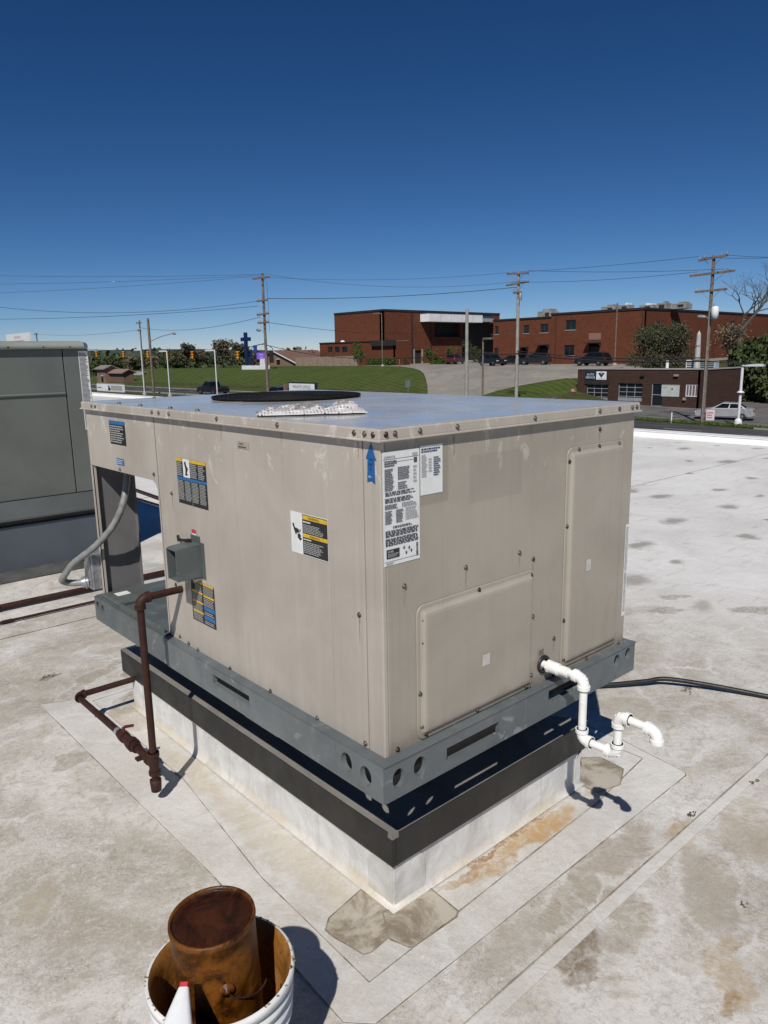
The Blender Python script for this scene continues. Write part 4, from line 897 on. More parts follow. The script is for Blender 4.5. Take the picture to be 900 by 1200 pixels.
# ------------------------------------------------------------------ buildings
def wall_x(name, X, y0, y1, z0, z1, ops, mat, parent, depth=.22):   # wall in plane x = X facing -x; openings (y0,y1,z0,z1)
    hs = [(y1-b_, y1-a, c-z0, d-z0, 'r') for a, b_, c, d in ops]
    return plate((X, y1, z0), (0, -1, 0), ZU, y1-y0, z1-z0, hs, depth).build(name, mat, parent)
def wall_y(name, Y, x0, x1, z0, z1, ops, mat, parent, depth=.22):
    hs = [(a-x0, b_-x0, c-z0, d-z0, 'r') for a, b_, c, d in ops]
    return plate((x0, Y, z0), (1, 0, 0), ZU, x1-x0, z1-z0, hs, depth).build(name, mat, parent)
def window(par, axis, val, a, b_, c, d, sill=True, mullion=1, rows=0, name='window', frame=None, glass=None, dep=.12):
    def bx(mb, u0, u1, v0, v1, k0, k1):
        if axis == 0: mb.box((val+k0, u0, v0), (val+k1, u1, v1))
        else: mb.box((u0, val+k0, v0), (u1, val+k1, v1))
    f = .07; mb = MB(); bx(mb, a, a+f, c, d, dep, dep+.07); bx(mb, b_-f, b_, c, d, dep, dep+.07); bx(mb, a+f, b_-f, d-f, d, dep, dep+.07); bx(mb, a+f, b_-f, c, c+f, dep, dep+.07)
    for k in range(1, mullion+1): m = a+(b_-a)*k/(mullion+1); bx(mb, m-.03, m+.03, c+f, d-f, dep+.003, dep+.068)
    for k in range(1, rows+1): m = c+(d-c)*k/(rows+1); bx(mb, a+f, b_-f, m-.03, m+.03, dep+.005, dep+.066)
    w = mb.build(name, frame or m_frame, par)
    for k in range(mullion+1):
        u0, u1 = a+(b_-a)*k/(mullion+1), a+(b_-a)*(k+1)/(mullion+1)
        for r in range(rows+1):
            v0, v1 = c+(d-c)*r/(rows+1), c+(d-c)*(r+1)/(rows+1)
            mb = MB(); bx(mb, u0+.03, u1-.03, v0+.03, v1-.03, dep+.03, dep+.045); mb.build('pane', glass or m_glass, w)
    if sill: mb = MB(); bx(mb, a-.1, b_+.1, c-.12, c-.003, -.06, .12); mb.build('sill', m_sill, w)
    return w
BX0 = 95.
def rectX(p0, q0, p1, q1, X):                      # window rectangle on plane x = X between pixel corners (left/top, right/bottom)
    a, c = onP(p0, q0, 0, X), onP(p1, q1, 0, X); return (min(a.y, c.y), max(a.y, c.y), min(a.z, c.z), max(a.z, c.z))
yc = colY(755, BX0); ym = colY(645, BX0); yl = colY(577, BX0)
zr1 = onP(700, 366, 0, BX0).z; zr2 = onP(610, 374.5, 0, BX0).z; zb = -1.2
school = thing('brick_school', 'long two storey red brick building with dark roof edge behind the brown shop', 'building', (BX0, 60, 0))
opsA = [rectX(*q, BX0) for q in ((663, 375.3, 674.6, 386.2), (661, 404.5, 672.5, 416.5), (690, 402, 702, 421))]
opsB = [rectX(*q, BX0) for q in ((632.5, 379.7, 641.5, 389.5), (631.5, 404.5, 641, 424), (613, 381, 619, 390.5), (611, 407, 617, 420), (579.3, 382, 583.3, 391.6), (578.5, 408, 583, 418))]
wall_x('wall', BX0, yc, ym, zb, zr1, opsA, m_brick, school); wall_x('wall', BX0+.15, ym, yl, zb, zr2, opsB, m_brick, school)
xe = BX0+46
opsC = [(onP(a, 380, 1, yc).x, onP(c, 380, 1, yc).x, onP(a, 388, 1, yc).z, onP(a, 376, 1, yc).z) for a, c in ((768, 774), (789, 796), (855, 861))]
wall_y('wall', yc, BX0, xe, zb, zr1-.15, opsC, m_brick, school)
for i, q in enumerate(opsA):
    if i < 2: window(school, 0, BX0, *q)
for i, q in enumerate(opsB):
    if i in (0, 2, 4, 5): window(school, 0, BX0+.15, *q)
for q in opsC: window(school, 1, yc, *q)
for X, q in ((BX0, opsA[2]), (BX0+.15, opsB[1]), (BX0+.15, opsB[3])):
    d = MB(); d.box((X+.2, q[0], q[2]), (X+.26, q[1], q[3]-.5)); d = d.build('door', m_recess, school)
    MB().box((X-1.0, q[0]-.2, q[3]-.05), (X-.003, q[1]+.2, q[3]+.08)).prism([(X-.003, q[0]-.2, q[3]-.08), (X-.9, q[0]-.2, q[3]-.08), (X-.003, q[0]-.2, q[3]-.6)], (0, .08, 0)).build('canopy', m_coping, school)
MB().box((BX0-.12, yc-.12, zr1+.002), (BX0+.3, ym+.1, zr1+.28)).box((BX0+.3, yc-.12, zr1+.003), (xe, yc+.3, zr1+.25)).build('roof_edge', m_coping, school)
MB().box((BX0+.03, ym+.103, zr2+.002), (BX0+.4, yl+.1, zr2+.25)).build('roof_edge', m_coping, school)
MB().box((BX0+.32, yc+.32, zr1-.3), (xe, ym, zr1+.01)).box((BX0+.42, ym+.002, zr2-.3), (xe, yl, zr2+.01)).build('roof', m_unit, school)
MB().box((BX0+.5, ym, zb), (xe, ym+.2, zr1-.3)).box((BX0+.5, yl-.2, zb), (xe, yl-.01, zr2-.3)).build('wall', m_brick, school)
MB().tube([(BX0-.06, ym-.9, zb), (BX0-.06, ym-.9, zr1)], .06, 6).build('downpipe', m_coping, school)
MB().tube([(BX0-.06, yc+.5, zb), (BX0-.06, yc+.5, zr1)], .05, 6).build('downpipe', m_coping, school)
MB().box((BX0-.05, onP(704, 400, 0, BX0).y, onP(704, 398, 0, BX0).z), (BX0-.004, onP(690, 400, 0, BX0).y, onP(704, 390, 0, BX0).z)).build('wall_plaque', M('faded_plaque', (.24, .13, .10), .8), school)
for px, w, d, hh in ((641, 2.6, 2.2, 1.7), (714, 2.2, 2, 1.3), (732, 1.5, 1.6, 1.4), (758, 2.0, 2, 1.2), (775, 1.5, 1.5, 1.35), (796, 2.0, 2, 1.1)):
    X = BX0+6 if px < 750 else BX0+7; zz = zr2 if px < 645 else zr1
    y = colY(px, X); t = thing('roof_unit', 'grey air handling unit on the brick building roof, %s' % {641: 'above its lower left wing', 714: 'beside the thin lamp pole', 732: 'right of the thin lamp pole', 758: 'over the building corner', 775: 'the tall one between two lower ones', 796: 'the farthest right'}[px], 'roof unit', (X, y, zz), 'air handling units on the brick building')
    MB().box((X-d/2, y-w/2, zz+.15), (X+d/2, y+w/2, zz+hh*.8)).build('casing', m_unit, t, .03)
    MB().box((X-d/2+.2, y-w/2+.3, zz+hh*.8+.003), (X+d/2-.2, y+w/2-.9, zz+hh)).build('hood', m_bwhite if px in (732, 758) else m_unit, t)
    MB().box((X-d/2-.02, y-w/2+.3, zz+.4), (X-d/2-.005, y-w/2+1.1, zz+hh*.65)).build('grille', m_recess, t)
# church with the white canopy
CXc = 92.2; CYc = 102.8
yLc = onP(393, 400, 0, CXc).y; xRc = onP(585, 400, 1, CYc).x
zCh = onP(455, 364, 0, CXc).z
ch = thing('brick_church', 'tall windowless red brick hall with a white canopy box at its upper right', 'building', (100, 108, 0))
yfar = colY(393, CXc)
wall_x('wall', CXc, CYc, yfar, -1.2, zCh, [], m_brick, ch)
def rectY(p0, q0, p1, q1, Y):
    a, c = onP(p0, q0, 1, Y), onP(p1, q1, 1, Y); return (min(a.x, c.x), max(a.x, c.x), min(a.z, c.z), max(a.z, c.z))
dq = rectY(484.5, 410.5, 494, 425, CYc); rq = rectY(509, 378, 541, 395, CYc); pq = rectY(541.5, 378, 585, 428, CYc); rq = (rq[0], pq[0]-.4, rq[2], rq[3]); pq = (pq[0], pq[1]-.6, max(-.8, pq[2]), pq[3])
wall_y('wall', CYc, CXc, xRc, -1.2, zCh, [dq, rq, pq], m_brick, ch, 1.2)
d = MB(); d.box((dq[0], CYc+.3, dq[2]), (dq[1], CYc+.36, dq[3])); d.build('door', m_recess, ch)
MB().box((rq[0], CYc+1.1, rq[2]), (rq[1], CYc+1.3, rq[3])).box((pq[0], CYc+1.15, pq[2]), (pq[1], CYc+1.35, pq[3])).build('recess', m_recess, ch)
MB().box((CXc-.1, CYc-.1, zCh+.002), (xRc, CYc+.3, zCh+.35)).box((CXc-.1, CYc+.302, zCh+.002), (CXc+.3, yfar, zCh+.35)).build('roof_edge', m_coping, ch)
MB().box((CXc+.3, CYc+.31, zCh-.3), (xRc, yfar-.02, zCh+.05)).box((xRc-.2, CYc+1.5, -1), (xRc, yfar-.02, zCh-.31)).build('roof', m_unit, ch)
for px in (483, 505):
    x = colX(px, CYc); MB().box((x-.15, CYc-.08, -1.1), (x+.15, CYc-.003, zCh-.1)).build('pilaster', m_coping, ch)
for px in (485, 494.5):
    x = colX(px, CYc); MB().box((x-.15, CYc-.15, -1.1), (x+.15, CYc-.01, dq[3]+.2)).build('door_post', m_sill, ch)
q0 = rectY(503, 367, 565.5, 378, CYc-2.5)
MB().box((q0[0], CYc-2.5, q0[2]), (q0[1], CYc-.1, q0[3])).build('canopy', m_bwhite, ch); MB().box((q0[0]-.05, CYc-2.55, q0[3]+.003), (q0[1]+4, CYc-.09, q0[3]+.25)).build('canopy_edge', m_coping, ch)
MB().box((q0[1]+.002, CYc-2.2, q0[2]+.2), (q0[1]+3.8, CYc-.1, q0[3]-.1)).build('canopy_return', M('grey_cladding', (.30, .32, .34), .5), ch)
for k in range(1, 5): x = q0[0]+(q0[1]-q0[0])*k/5; MB().box((x-.02, CYc-2.52, q0[2]+.02), (x+.02, CYc-2.503, q0[3]-.02)).build('canopy_joint', m_sill, ch)
AX = 88.6
ya0, ya1 = colY(462, AX), colY(375, AX); za = onP(430, 401, 0, AX).z
anx = thing('brick_annex', 'low flat roofed brick wing with three dark windows in front of the tall hall', 'building', (AX, (ya0+ya1)/2, 0))
ops = [rectX(*q, AX) for q in ((383.8, 406.5, 389.6, 413), (392, 406.5, 398, 413), (400.4, 406.5, 407, 413))]
wall_x('wall', AX, ya0, ya1, -1.2, za, ops, m_brick, anx)
for q in ops: window(anx, 0, AX, *q, sill=False)
wall_y('wall', ya0, AX, CXc-.02, -1.2, za, [], m_brick, anx)
MB().box((AX-.12, ya0-.12, za+.002), (AX+.3, ya1, za+.22)).box((AX-.5, ya0-.4, za-.75), (AX-.003, ya0+5.6, za-.003)).build('roof_edge', m_coping, anx)
MB().box((AX+.3, ya0, za-.1), (CXc-.02, ya1, za+.1)).build('roof', m_unit, anx)
MB().lathe([(.5, 0), (.42, .25), (.2, .42), (.001, .45)], (AX+1.5, colY(402, AX+1.5), za+.1), 12).build('roof_vent', m_bwhite, anx)
# auto shop
SX = 72.
ys1, ys0 = colY(678, SX), colY(823, SX); xs1 = onP(868, 440, 1, ys0).x; zsr = onP(740, 433, 0, SX).z; zs0 = -4.35
shop = thing('brown_shop', 'low brown brick garage with two glazed roller doors and a blue and white sign', 'shop', (SX, 41, -4))
g1 = rectX(687.3, 450, 712, 470.5, SX); g2 = rectX(724.5, 448.5, 752, 470.5, SX); dr = rectX(764, 449, 775.5, 476.5, SX); wn_ = rectX(804, 450.5, 817.5, 465, SX)
wall_x('wall', SX, ys0, ys1, zs0, zsr, [g1, g2, dr, wn_], m_brown, shop, .3)
wall_y('wall', ys0, SX, xs1, zs0, zsr-.05, [], m_brown, shop); MB().box((SX+.3, ys1-.2, zs0), (xs1, ys1-.003, zsr-.02)).build('wall', m_brown, shop)
MB().box((SX-.08, ys0-.08, zsr+.002), (SX+.3, ys1+.05, zsr+.14)).box((SX+.302, ys0-.08, zsr-.04), (xs1, ys0+.2, zsr+.09)).build('coping', M('pale_coping', (.33, .32, .30), .7, 0, .1, 1), shop)
MB().box((SX+.3, ys0+.2, zsr-.4), (xs1, ys1-.2, zsr-.1)).build('roof', m_unit, shop)
for g in (g1, g2):
    w = window(shop, 0, SX, *g, sill=False, mullion=2, rows=3, name='garage_door', frame=m_doorw, dep=.18)
    MB().box((SX+.1, g[0], g[2]-.0), (SX+.17, g[1], g[2]+.35)).build('bottom_panel', m_doorw, shop)
MB().box((SX-.12, g1[0]-.1, g1[3]+.02), (SX-.004, g1[1]+.15, onP(700, 445, 0, SX).z)).build('awning_box', m_recess, shop)
d = window(shop, 0, SX, *dr, sill=False, mullion=0, rows=1, name='door', frame=M('door_frame', (.36, .40, .47), .4, .2, .1, 2), dep=.1)
q = rectX(775.8, 450.5, 796, 465, SX)
tb = Sticker((SX-.03, q[1], q[2]), XL, ZU, q[1]-q[0], q[3]-q[2], M('pale_board', (.46, .50, .48), .4, 0, .06, 1), .01)
tb.lines(.08, .68, .38, .82, 2, m_gry); tb.rect(.47, .02, .48, .98, m_gry); tb.rect(.55, .55, .63, .72, m_ink); tb.rect(0, .95, 1, 1, m_sill, 2); tb.build('notice_board', shop)
window(shop, 0, SX, *wn_, sill=False, mullion=3, rows=0, frame=m_bwhite, glass=M('curtain_pink', (.16, .12, .13), .5), dep=.03)
MB().box((SX-.2, onP(803, 466, 0, SX).y-.1, onP(803, 469, 0, SX).z), (SX-.003, onP(801, 466, 0, SX).y, onP(803, 466, 0, SX).z)).build('meter', m_sill, shop)
for px in (755, 795): MB().box((SX-.22, colY(px, SX)-.22, onP(px, 441, 0, SX).z), (SX-.004, colY(px, SX)+.22, onP(px, 438.6, 0, SX).z)).build('wall_light', m_recess if px == 755 else m_sill, shop)
q = rectX(686.8, 435.5, 699.2, 444.8, SX)
sg = Sticker((SX-.16, q[1], q[2]), XL, ZU, q[1]-q[0], q[3]-q[2], M('sign_navy', (.010, .028, .075), .4, 0, .1, 1), .01)
sg.text('AUTO', .5, .52, .27, m_bwhite, 2, .7, True); sg.text('SERVICE', .5, .14, .27, m_bwhite, 2, .86, True)
o = sg.build('shop_sign', shop, 'navy sign panel with white lettering'); 
q2 = rectX(700, 435.2, 711.5, 445, SX)
sg = Sticker((SX-.16, q2[1], q2[2]), XL, ZU, q2[1]-q2[0], q2[3]-q2[2], m_bwhite, .01)
sg.poly([(.18, .78), (.38, .86), (.5, .62), (.62, .86), (.82, .78), (.5, .22)], m_bluedk); sg.poly([(.40, .92), (.60, .92), (.5, .68)], M('sign_teal', (.15, .30, .36), .4)); sg.rect(.2, .08, .8, .15, m_gry)
sg.build('shop_sign', shop, 'white sign panel with a dark chevron emblem')
MB().box((SX-.15, q2[0], q[2]), (SX-.004, q[1], q[3])).build('sign_box', m_recess, shop)
# things on the shop roof
t = tag(MB().tube([(SX+3, colY(783, SX+3), zsr-.15), (SX+3, colY(783, SX+3), zsr+.85)], .16, 10).build('roof_vent', m_bwhite), 'short white vent pipe standing on the brown shop roof', 'vent')
for px, w, hh, lab in ((813, 1.0, .9, 'white cooler box on the shop roof left of the pointed stack'), (832, 1.7, .75, 'pale blue grey roof box right of the pointed stack')):
    y = colY(px, SX+4); t = thing('roof_unit', lab, 'roof unit', (SX+4, y, zsr)); MB().box((SX+3.5, y-w/2, zsr-.1), (SX+4.5, y+w/2, zsr+hh)).build('casing', m_bwhite if px < 820 else M('bluegrey', (.35, .42, .46), .5), t, .03)
    for k in range(4): MB().box((SX+3.48, y-w/2+.1, zsr+.1+k*.18), (SX+3.497, y+w/2-.1, zsr+.2+k*.18)).build('louvre', m_recess, t)
X = SX+2.5; y = colY(818, X); zt = onP(821, 387, 0, X).z
t = thing('pointed_stack', 'pale grey pointed stack rising from the shop roof beside the utility pole', 'stack', (X, y, zsr))
MB().lathe([(.34, -.15), (.34, .3), (.27, 1.), (.25, (zt-zsr)*.55), (.20, (zt-zsr)*.9), (.001, zt-zsr)], (X, y, zsr), 8, smooth=False).build('shaft', M('stack_grey', (.42, .42, .41), .6, 0, .12, 3), t)
MB().lathe([(.37, .9), (.37, 1.05)], (X, y, zsr), 8, smooth=False).lathe([(.29, 2.3), (.29, 2.4)], (X, y, zsr), 8, smooth=False).build('band', m_unit, t)
# house and fence left of the church
def house(name, label, x0, x1, y0, y1, zb_, ze, zr, wallm, roofm, along='y', wins=()):
    t = thing(name, label, 'house', ((x0+x1)/2, (y0+y1)/2, zb_))
    if along == 'y':
        xm = (x0+x1)/2; MB().prism([(x0, y0, zb_), (x0, y0, ze), (xm, y0, zr), (x1, y0, ze), (x1, y0, zb_)], (0, y1-y0, 0)).build('wall', wallm, t)
        o_ = .5; k = (zr-ze)/(xm-x0)
        MB().prism([(x0-o_, y0-o_, ze-o_*k+.02), (xm, y0-o_, zr+.02), (xm, y0-o_, zr+.2), (x0-o_, y0-o_, ze-o_*k+.2)], (0, y1-y0+2*o_, 0)).prism([(xm+.002, y0-o_, zr+.02), (x1+o_, y0-o_, ze-o_*k+.02), (x1+o_, y0-o_, ze-o_*k+.2), (xm+.002, y0-o_, zr+.2)], (0, y1-y0+2*o_, 0)).build('roof', roofm, t)
    else:
        ym_ = (y0+y1)/2; MB().prism([(x0, y0, zb_), (x0, y0, ze), (x0, ym_, zr), (x0, y1, ze), (x0, y1, zb_)], (x1-x0, 0, 0)).build('wall', wallm, t)
        o_ = .5; k = (zr-ze)/(ym_-y0)
        MB().prism([(x0-o_, y0-o_, ze-o_*k+.02), (x0-o_, ym_, zr+.02), (x0-o_, ym_, zr+.2), (x0-o_, y0-o_, ze-o_*k+.2)], (x1-x0+2*o_, 0, 0)).prism([(x0-o_, ym_+.002, zr+.02), (x0-o_, y1+o_, ze-o_*k+.02), (x0-o_, y1+o_, ze-o_*k+.2), (x0-o_, ym_+.002, zr+.2)], (x1-x0+2*o_, 0, 0)).build('roof', roofm, t)
        MB().prism([(x0-o_-.04, y0-o_, ze-o_*k+.0), (x0-o_-.04, ym_, zr), (x0-o_-.04, ym_, zr+.25), (x0-o_-.04, y0-o_, ze-o_*k+.25)], (.036, 0, 0)).build('fascia', m_bwhite, t)
    for a, b_, c, d in wins: w = MB().box((x0-.06, a, c), (x0-.004, b_, d)).build('window', m_glass, t); MB().box((x0-.09, a-.1, d+.002), (x0-.004, b_+.1, d+.12)).build('lintel', m_bwhite, w)
    return t
m_hroof = M('brown_roof', (.15, .085, .065), .85, 0, .15, 2); m_hwall = M('tan_siding', (.22, .13, .095), .8, 0, .1, 1)
X = 101; ya, yb = colY(348, X), colY(296, X)
house('brown_house', 'house with reddish brown gable roof behind the wooden fence', X, X+12, ya, yb, -1.5, onP(335, 426, 0, X).z, onP(321, 411.5, 0, X).z, m_hwall, m_hroof, 'x', [(ya+7, ya+8.4, -.2, 1.0)])
FXx = 85.; y0, y1 = colY(420, FXx), colY(346, FXx); zf = onP(420, 416.8, 0, FXx).z
fn = thing('wooden_fence', 'long tan board fence between the lawn and the church wing', 'fence', (FXx, y0, -.3))
m_fence = M('fence_boards', (.27, .20, .155), .85, 0, .2, 2)
n = int((y1-y0)/2.4); st = (y1-y0)/n
for k in range(n):
    ya = y0+k*st; zt = zf-.02*k
    mb = MB(); nb_ = 16
    for j in range(nb_):
        u0 = ya+.06+(st-.08)*j/nb_; u1 = ya+.06+(st-.08)*(j+1)/nb_-.012; dx = .012*(j % 2); mb.box((FXx+dx, u0, hgt(FXx, ya)-.1), (FXx+dx+.02, u1, zt-.02*random.random()))
    stuff(mb.build('fence_boards', m_fence, fn))
    MB().box((FXx+.035, ya, zt-.4), (FXx+.08, ya+st, zt-.3)).box((FXx+.035, ya, zt-1.6), (FXx+.08, ya+st, zt-1.5)).build('rail', m_fence, fn)
    MB().box((FXx-.02, ya-.05, hgt(FXx, ya)-.2), (FXx+.09, ya+.05, zt+.04)).build('post', m_wood, fn)
# buildings at the far left
X = 62; 
house('brown_cottage', 'brown two part building with grey roof beside the far end of the street', X, X+2.5, colY(122, X), colY(112, X), -4, onP(118, 432, 0, X).z, onP(118, 429, 0, X).z, m_hwall, M('grey_roof', (.20, .18, .165), .8), 'y', [(colY(119, X), colY(117, X), -3, -1.8)])
house('brown_shed', 'low reddish brown shed adjoining the brown building', X+1, X+3.2, colY(143, X+1), colY(126.5, X+1), -4, onP(136, 436.5, 0, X+1).z, onP(136, 433.5, 0, X+1).z, m_hroof, M('tan_roof', (.22, .155, .12), .8), 'y')
X = 72; house('white_house', 'small white building low at the foot of the green hill', X, X+2, colY(163, X), colY(150, X), -4, onP(156, 440, 0, X).z, onP(156, 436.5, 0, X).z, M('offwhite', (.45, .45, .44), .7), M('grey_roof', (.25, .245, .24), .8), 'y')
# ------------------------------------------------------------------ poles and lamps
PEXT = {}
def upole(name, label, px, X, ytop, arms=(), mat=m_wood, r0=.17, r1=.11, cat='utility pole', group='utility poles', steps=False):
    y = colY(px, X); z0 = hgt(X, y); zt = onP(px+(px-513)*(415-ytop)/4350, ytop, 0, X).z
    t = thing(name, label, cat, (X, y, z0), group)
    MB().tube([(X, y, z0-.3), (X, y, z0+(zt-z0)*.5), (X, y, zt)], [r0, (r0+r1)/2, r1], 10).build('pole', mat, t)
    for (ya_, L, tilt) in arms:
        z = onP(px, ya_, 0, X).z
        MB().obox((X-.16, y, z), (.06, 0, 0), (0, L/2, tilt*L/2), (0, 0, .085)).build('crossarm', mat if mat is m_wood else m_wood, t)
        MB().tube([(X-.2, y-L*.3, z-.03), (X-.12, y, z-.75)], .02, 5).tube([(X-.2, y+L*.3, z-.03), (X-.12, y, z-.75)], .02, 5).build('brace', m_unit, t)
        for k in (-.46, -.28, .3, .46):
            MB().lathe([(.045, 0), (.05, .08), (.03, .1), (.05, .16), (.02, .22), (.001, .23)], (X-.16, y+k*L, z+.06+tilt*k*L), 8).build('insulator', m_insul, t)
    PEXT[name+str(px)] = (X, y, z0, zt)
    return t, X, y, z0, zt
def cobra(t, X, y, z, L, dy, drop=.3):
    MB().tube(smooth_path([(X, y, z-.5), (X, y+dy*L*.5, z-.12), (X, y+dy*L, z)], 6), .035, 6).build('lamp_arm', m_insul, t)
    MB().lathe([(.03, -.35), (.13, -.25), (.16, .1), (.11, .32), (.001, .38)], (X, y+dy*(L+.3), z-.02), 10, ax=(0, dy, .1)).build('lamp_head', m_insul, t)
tA, XA, yA_, zA0, zA1 = upole('utility_pole', 'weathered wooden pole with many short crossarms in front of the green hill', 312, 42.5, 320, [(325, 3.1, .02), (352, 1.9, 0), (368, 2.2, -.03), (378, 2.0, 0)])
cobra(tA, XA, yA_, onP(312, 386, 0, XA).z, .9, 1)
z = onP(312, 330, 0, XA).z; MB().tube([(XA-.1, yA_-.9, z), (XA-.1, yA_-1.0, z-2.2), (XA-.1, yA_-1.0, z-5)], .012, 4).build('drop_wire', m_wire, tA)
tB, XB, yB_, zB0, zB1 = upole('plain_pole', 'smooth pale pole without crossarms in front of the white canopy', 547, 43, 362, [], m_wood2, .16, .12)
tC, XC, yC, zC0, zC1 = upole('utility_pole', 'pale wooden pole with two crossarms standing on the lawn left of the long brick building', 606, 59, 318, [(321, 2.6, .06), (332.5, 2.7, -.05), (343, 1.0, 0)], m_wood2, .2, .13)
MB().lathe([(.13, 0), (.15, .1), (.15, .6), (.05, .7)], (XC-.28, yC-.5, onP(612, 352, 0, XC).z), 8).build('arrester', m_insul, tC)
tD, XD, yD, zD0, zD1 = upole('utility_pole', 'dark wooden pole with three crossarms and a white transformer beside the shop', 829, 58, 299, [(303, 2.3, -.08), (321, 3.5, -.03), (341, 2.5, -.02)])
z = onP(840, 374, 0, XD).z; q = MB(); q.lathe([(.001, 0), (.27, .02), (.28, .5), (.27, .85), (.2, .95), (.001, .98)], (XD-.2, yD-.48, z), 16).build('transformer', m_bwhite, tD)
MB().lathe([(.05, .95), (.06, 1.05), (.03, 1.2)], (XD-.3, yD-.4, z), 8).build('bushing', m_insul, tD)
cobra(tD, XD, yD, onP(836, 372, 0, XD).z+.1, .35, 1)
MB().tube([(XD-.16, yD, zD0), (XD-.13, yD, zD1-4)], .03, 6).build('conduit', m_unit, tD)
tE, XE, yE, zE0, zE1 = upole('utility_pole', 'thin dark pole with crossarm, left of the pair near the traffic signals', 167, 52, 375, [(378, 1.9, -.02), (387, 1.3, -.05)], m_wood, .14, .1)
tF, XF, yF, zF0, zF1 = upole('signal_pole', 'thick dark pole carrying a long street lamp arm, right of the pair near the signals', 177, 47, 373, [], m_wood, .2, .17)
z = onP(200, 393, 0, XF).z
MB().tube(smooth_path([(XF, yF, z-.7), (XF, yF-3.6, z-.1), (XF, yF-7.4, z+.25)], 6), .05, 6).build('lamp_arm', m_unit, tF); MB().lathe([(.03, -.45), (.15, -.3), (.18, .15), (.1, .4), (.001, .45)], (XF, yF-7.8, z+.22), 10, ax=(0, -1, -.05)).build('lamp_head', m_insul, tF)
upole('utility_pole', 'short pole top with one crossarm just right of the white and red sign board', 46, 60, 390, [(391, 2.6, 0)], m_wood, .17, .14)
upole('utility_pole', 'dark pole top cut by the left edge of the picture', 1, 60, 386, [], m_wood, .22, .2)
# wires
WN = 0
def wire(p, q, sag, label, r=.022, n=22):
    p, q = Vector(p), Vector(q); pts = []
    for k in range(n+1):
        t = k/n; v = p.lerp(q, t); v.z -= sag*4*t*(1-t); pts.append(v)
    return tag(MB().tube(pts, r, 5, cap=False).build('power_line', m_wire), label, 'power line', 'overhead lines along the street')
for k, (dy, zz, ye, lab) in enumerate(((-1.4, 325, 321.5, 'highest of the overhead wires running left from the many-armed pole'), (-.6, 325, 333, 'second overhead wire running left from the many-armed pole'), (1.4, 325, 345, 'third overhead wire running left from the many-armed pole'))):
    wire((XA-.16, yA_+dy, onP(312, zz, 0, XA).z+.25), tuple(onP(-60, ye, 0, 20)), .25, lab, .013)
for k, (ya_, ye, lab, sg_) in enumerate(((352, 352, 'sagging cable running left below the upper wires', 1.25), (358, 374, 'heavy cable running left towards the twin poles', .4))):
    wire((XA-.16, yA_+.8, onP(312, ya_, 0, XA).z), tuple(onP(-60, ye, 0, 20)), sg_, lab, .02)
z = onP(312, 352, 0, XA).z
wire((XE, yE, onP(167, 386, 0, XE).z), (60, colY(46, 60), onP(46, 391, 0, 60).z), .6, 'wire from the twin poles to the short pole near the red and white sign')
wire((XE, yE, onP(167, 386, 0, XE).z+.3), (XA, yA_+.8, onP(312, 371, 0, XA).z), .8, 'wire between the twin poles and the many-armed pole')
for k, (dy, ea, lab) in enumerate(((1.3, 'outer', 'upper line from the many-armed pole to the pale pole on the lawn'), (-1.2, 'inner', 'second line from the many-armed pole to the pale pole on the lawn'))):
    wire((XA-.16, yA_+dy, onP(312, 325, 0, XA).z+.25), (XC-.16, yC+dy*.8, onP(612, 321 if k == 0 else 332.5, 0, XC).z+.25), .5 if k == 0 else .9, lab, .013)
wire((XA-.16, yA_-.8, onP(312, 350, 0, XA).z), (XC-.1, yC, onP(612, 336, 0, XC).z), .35, 'heavy cable from the many-armed pole to the pale pole', .03)
wire((XA-.16, yA_-.8, onP(312, 378, 0, XA).z), (90, colY(500, 90), onP(500, 389, 0, 90).z), .6, 'thin service wire crossing in front of the brick hall')
for k, (dy, y1_, y2_, lab) in enumerate(((.9, 321, 303, 'uppermost line from the pale pole to the transformer pole'), (-1.1, 321, 321, 'second line from the pale pole to the transformer pole'), (.9, 332.5, 321, 'third line from the pale pole to the transformer pole'))):
    wire((XC-.16, yC+dy, onP(612, y1_, 0, XC).z+.25), (XD-.16, yD+dy*1.2, onP(836, y2_, 0, XD).z+.25), .12+.06*k, lab, .015)
for k, (y1_, y2_, lab, r) in enumerate(((414, 409, 'thick telephone cable passing in front of the long brick building', .05), (411, 405, 'telephone cable just above the thick one on the brick building', .03))):
    wire((XC-.1, yC, onP(608, y1_, 0, XC).z), (XD-.1, yD, onP(830, y2_+14, 0, XD).z), .35, lab, r*1.3); 
wire((XD-.1, yD, onP(830, 423, 0, XD).z), (XD+1, colY(990, XD+1), onP(990, 424, 0, XD).z), .2, 'telephone cable leaving the transformer pole to the right', .04)
wire((XB, yB_, onP(545, 413, 0, XB).z), (XC-.1, yC, onP(608, 414, 0, XC).z), .15, 'telephone cable between the smooth pale pole and the armed pole', .04)
wire((XB, yB_, onP(545, 413, 0, XB).z), (XA, yA_, onP(312, 404, 0, XA).z), .9, 'telephone cable from the smooth pale pole to the many-armed pole', .03)
for k, (dy, y1_, y2_, lab) in enumerate(((.9, 303, 290, 'upper line leaving the transformer pole at the right edge'), (-.9, 303, 294, 'lower line leaving the transformer pole at the right edge'))):
    wire((XD-.16, yD+dy, onP(840, y1_, 0, XD).z+.2), (XD-6, colY(1040, XD-6), onP(1040, y2_, 0, XD-6).z), .3, lab, .014)
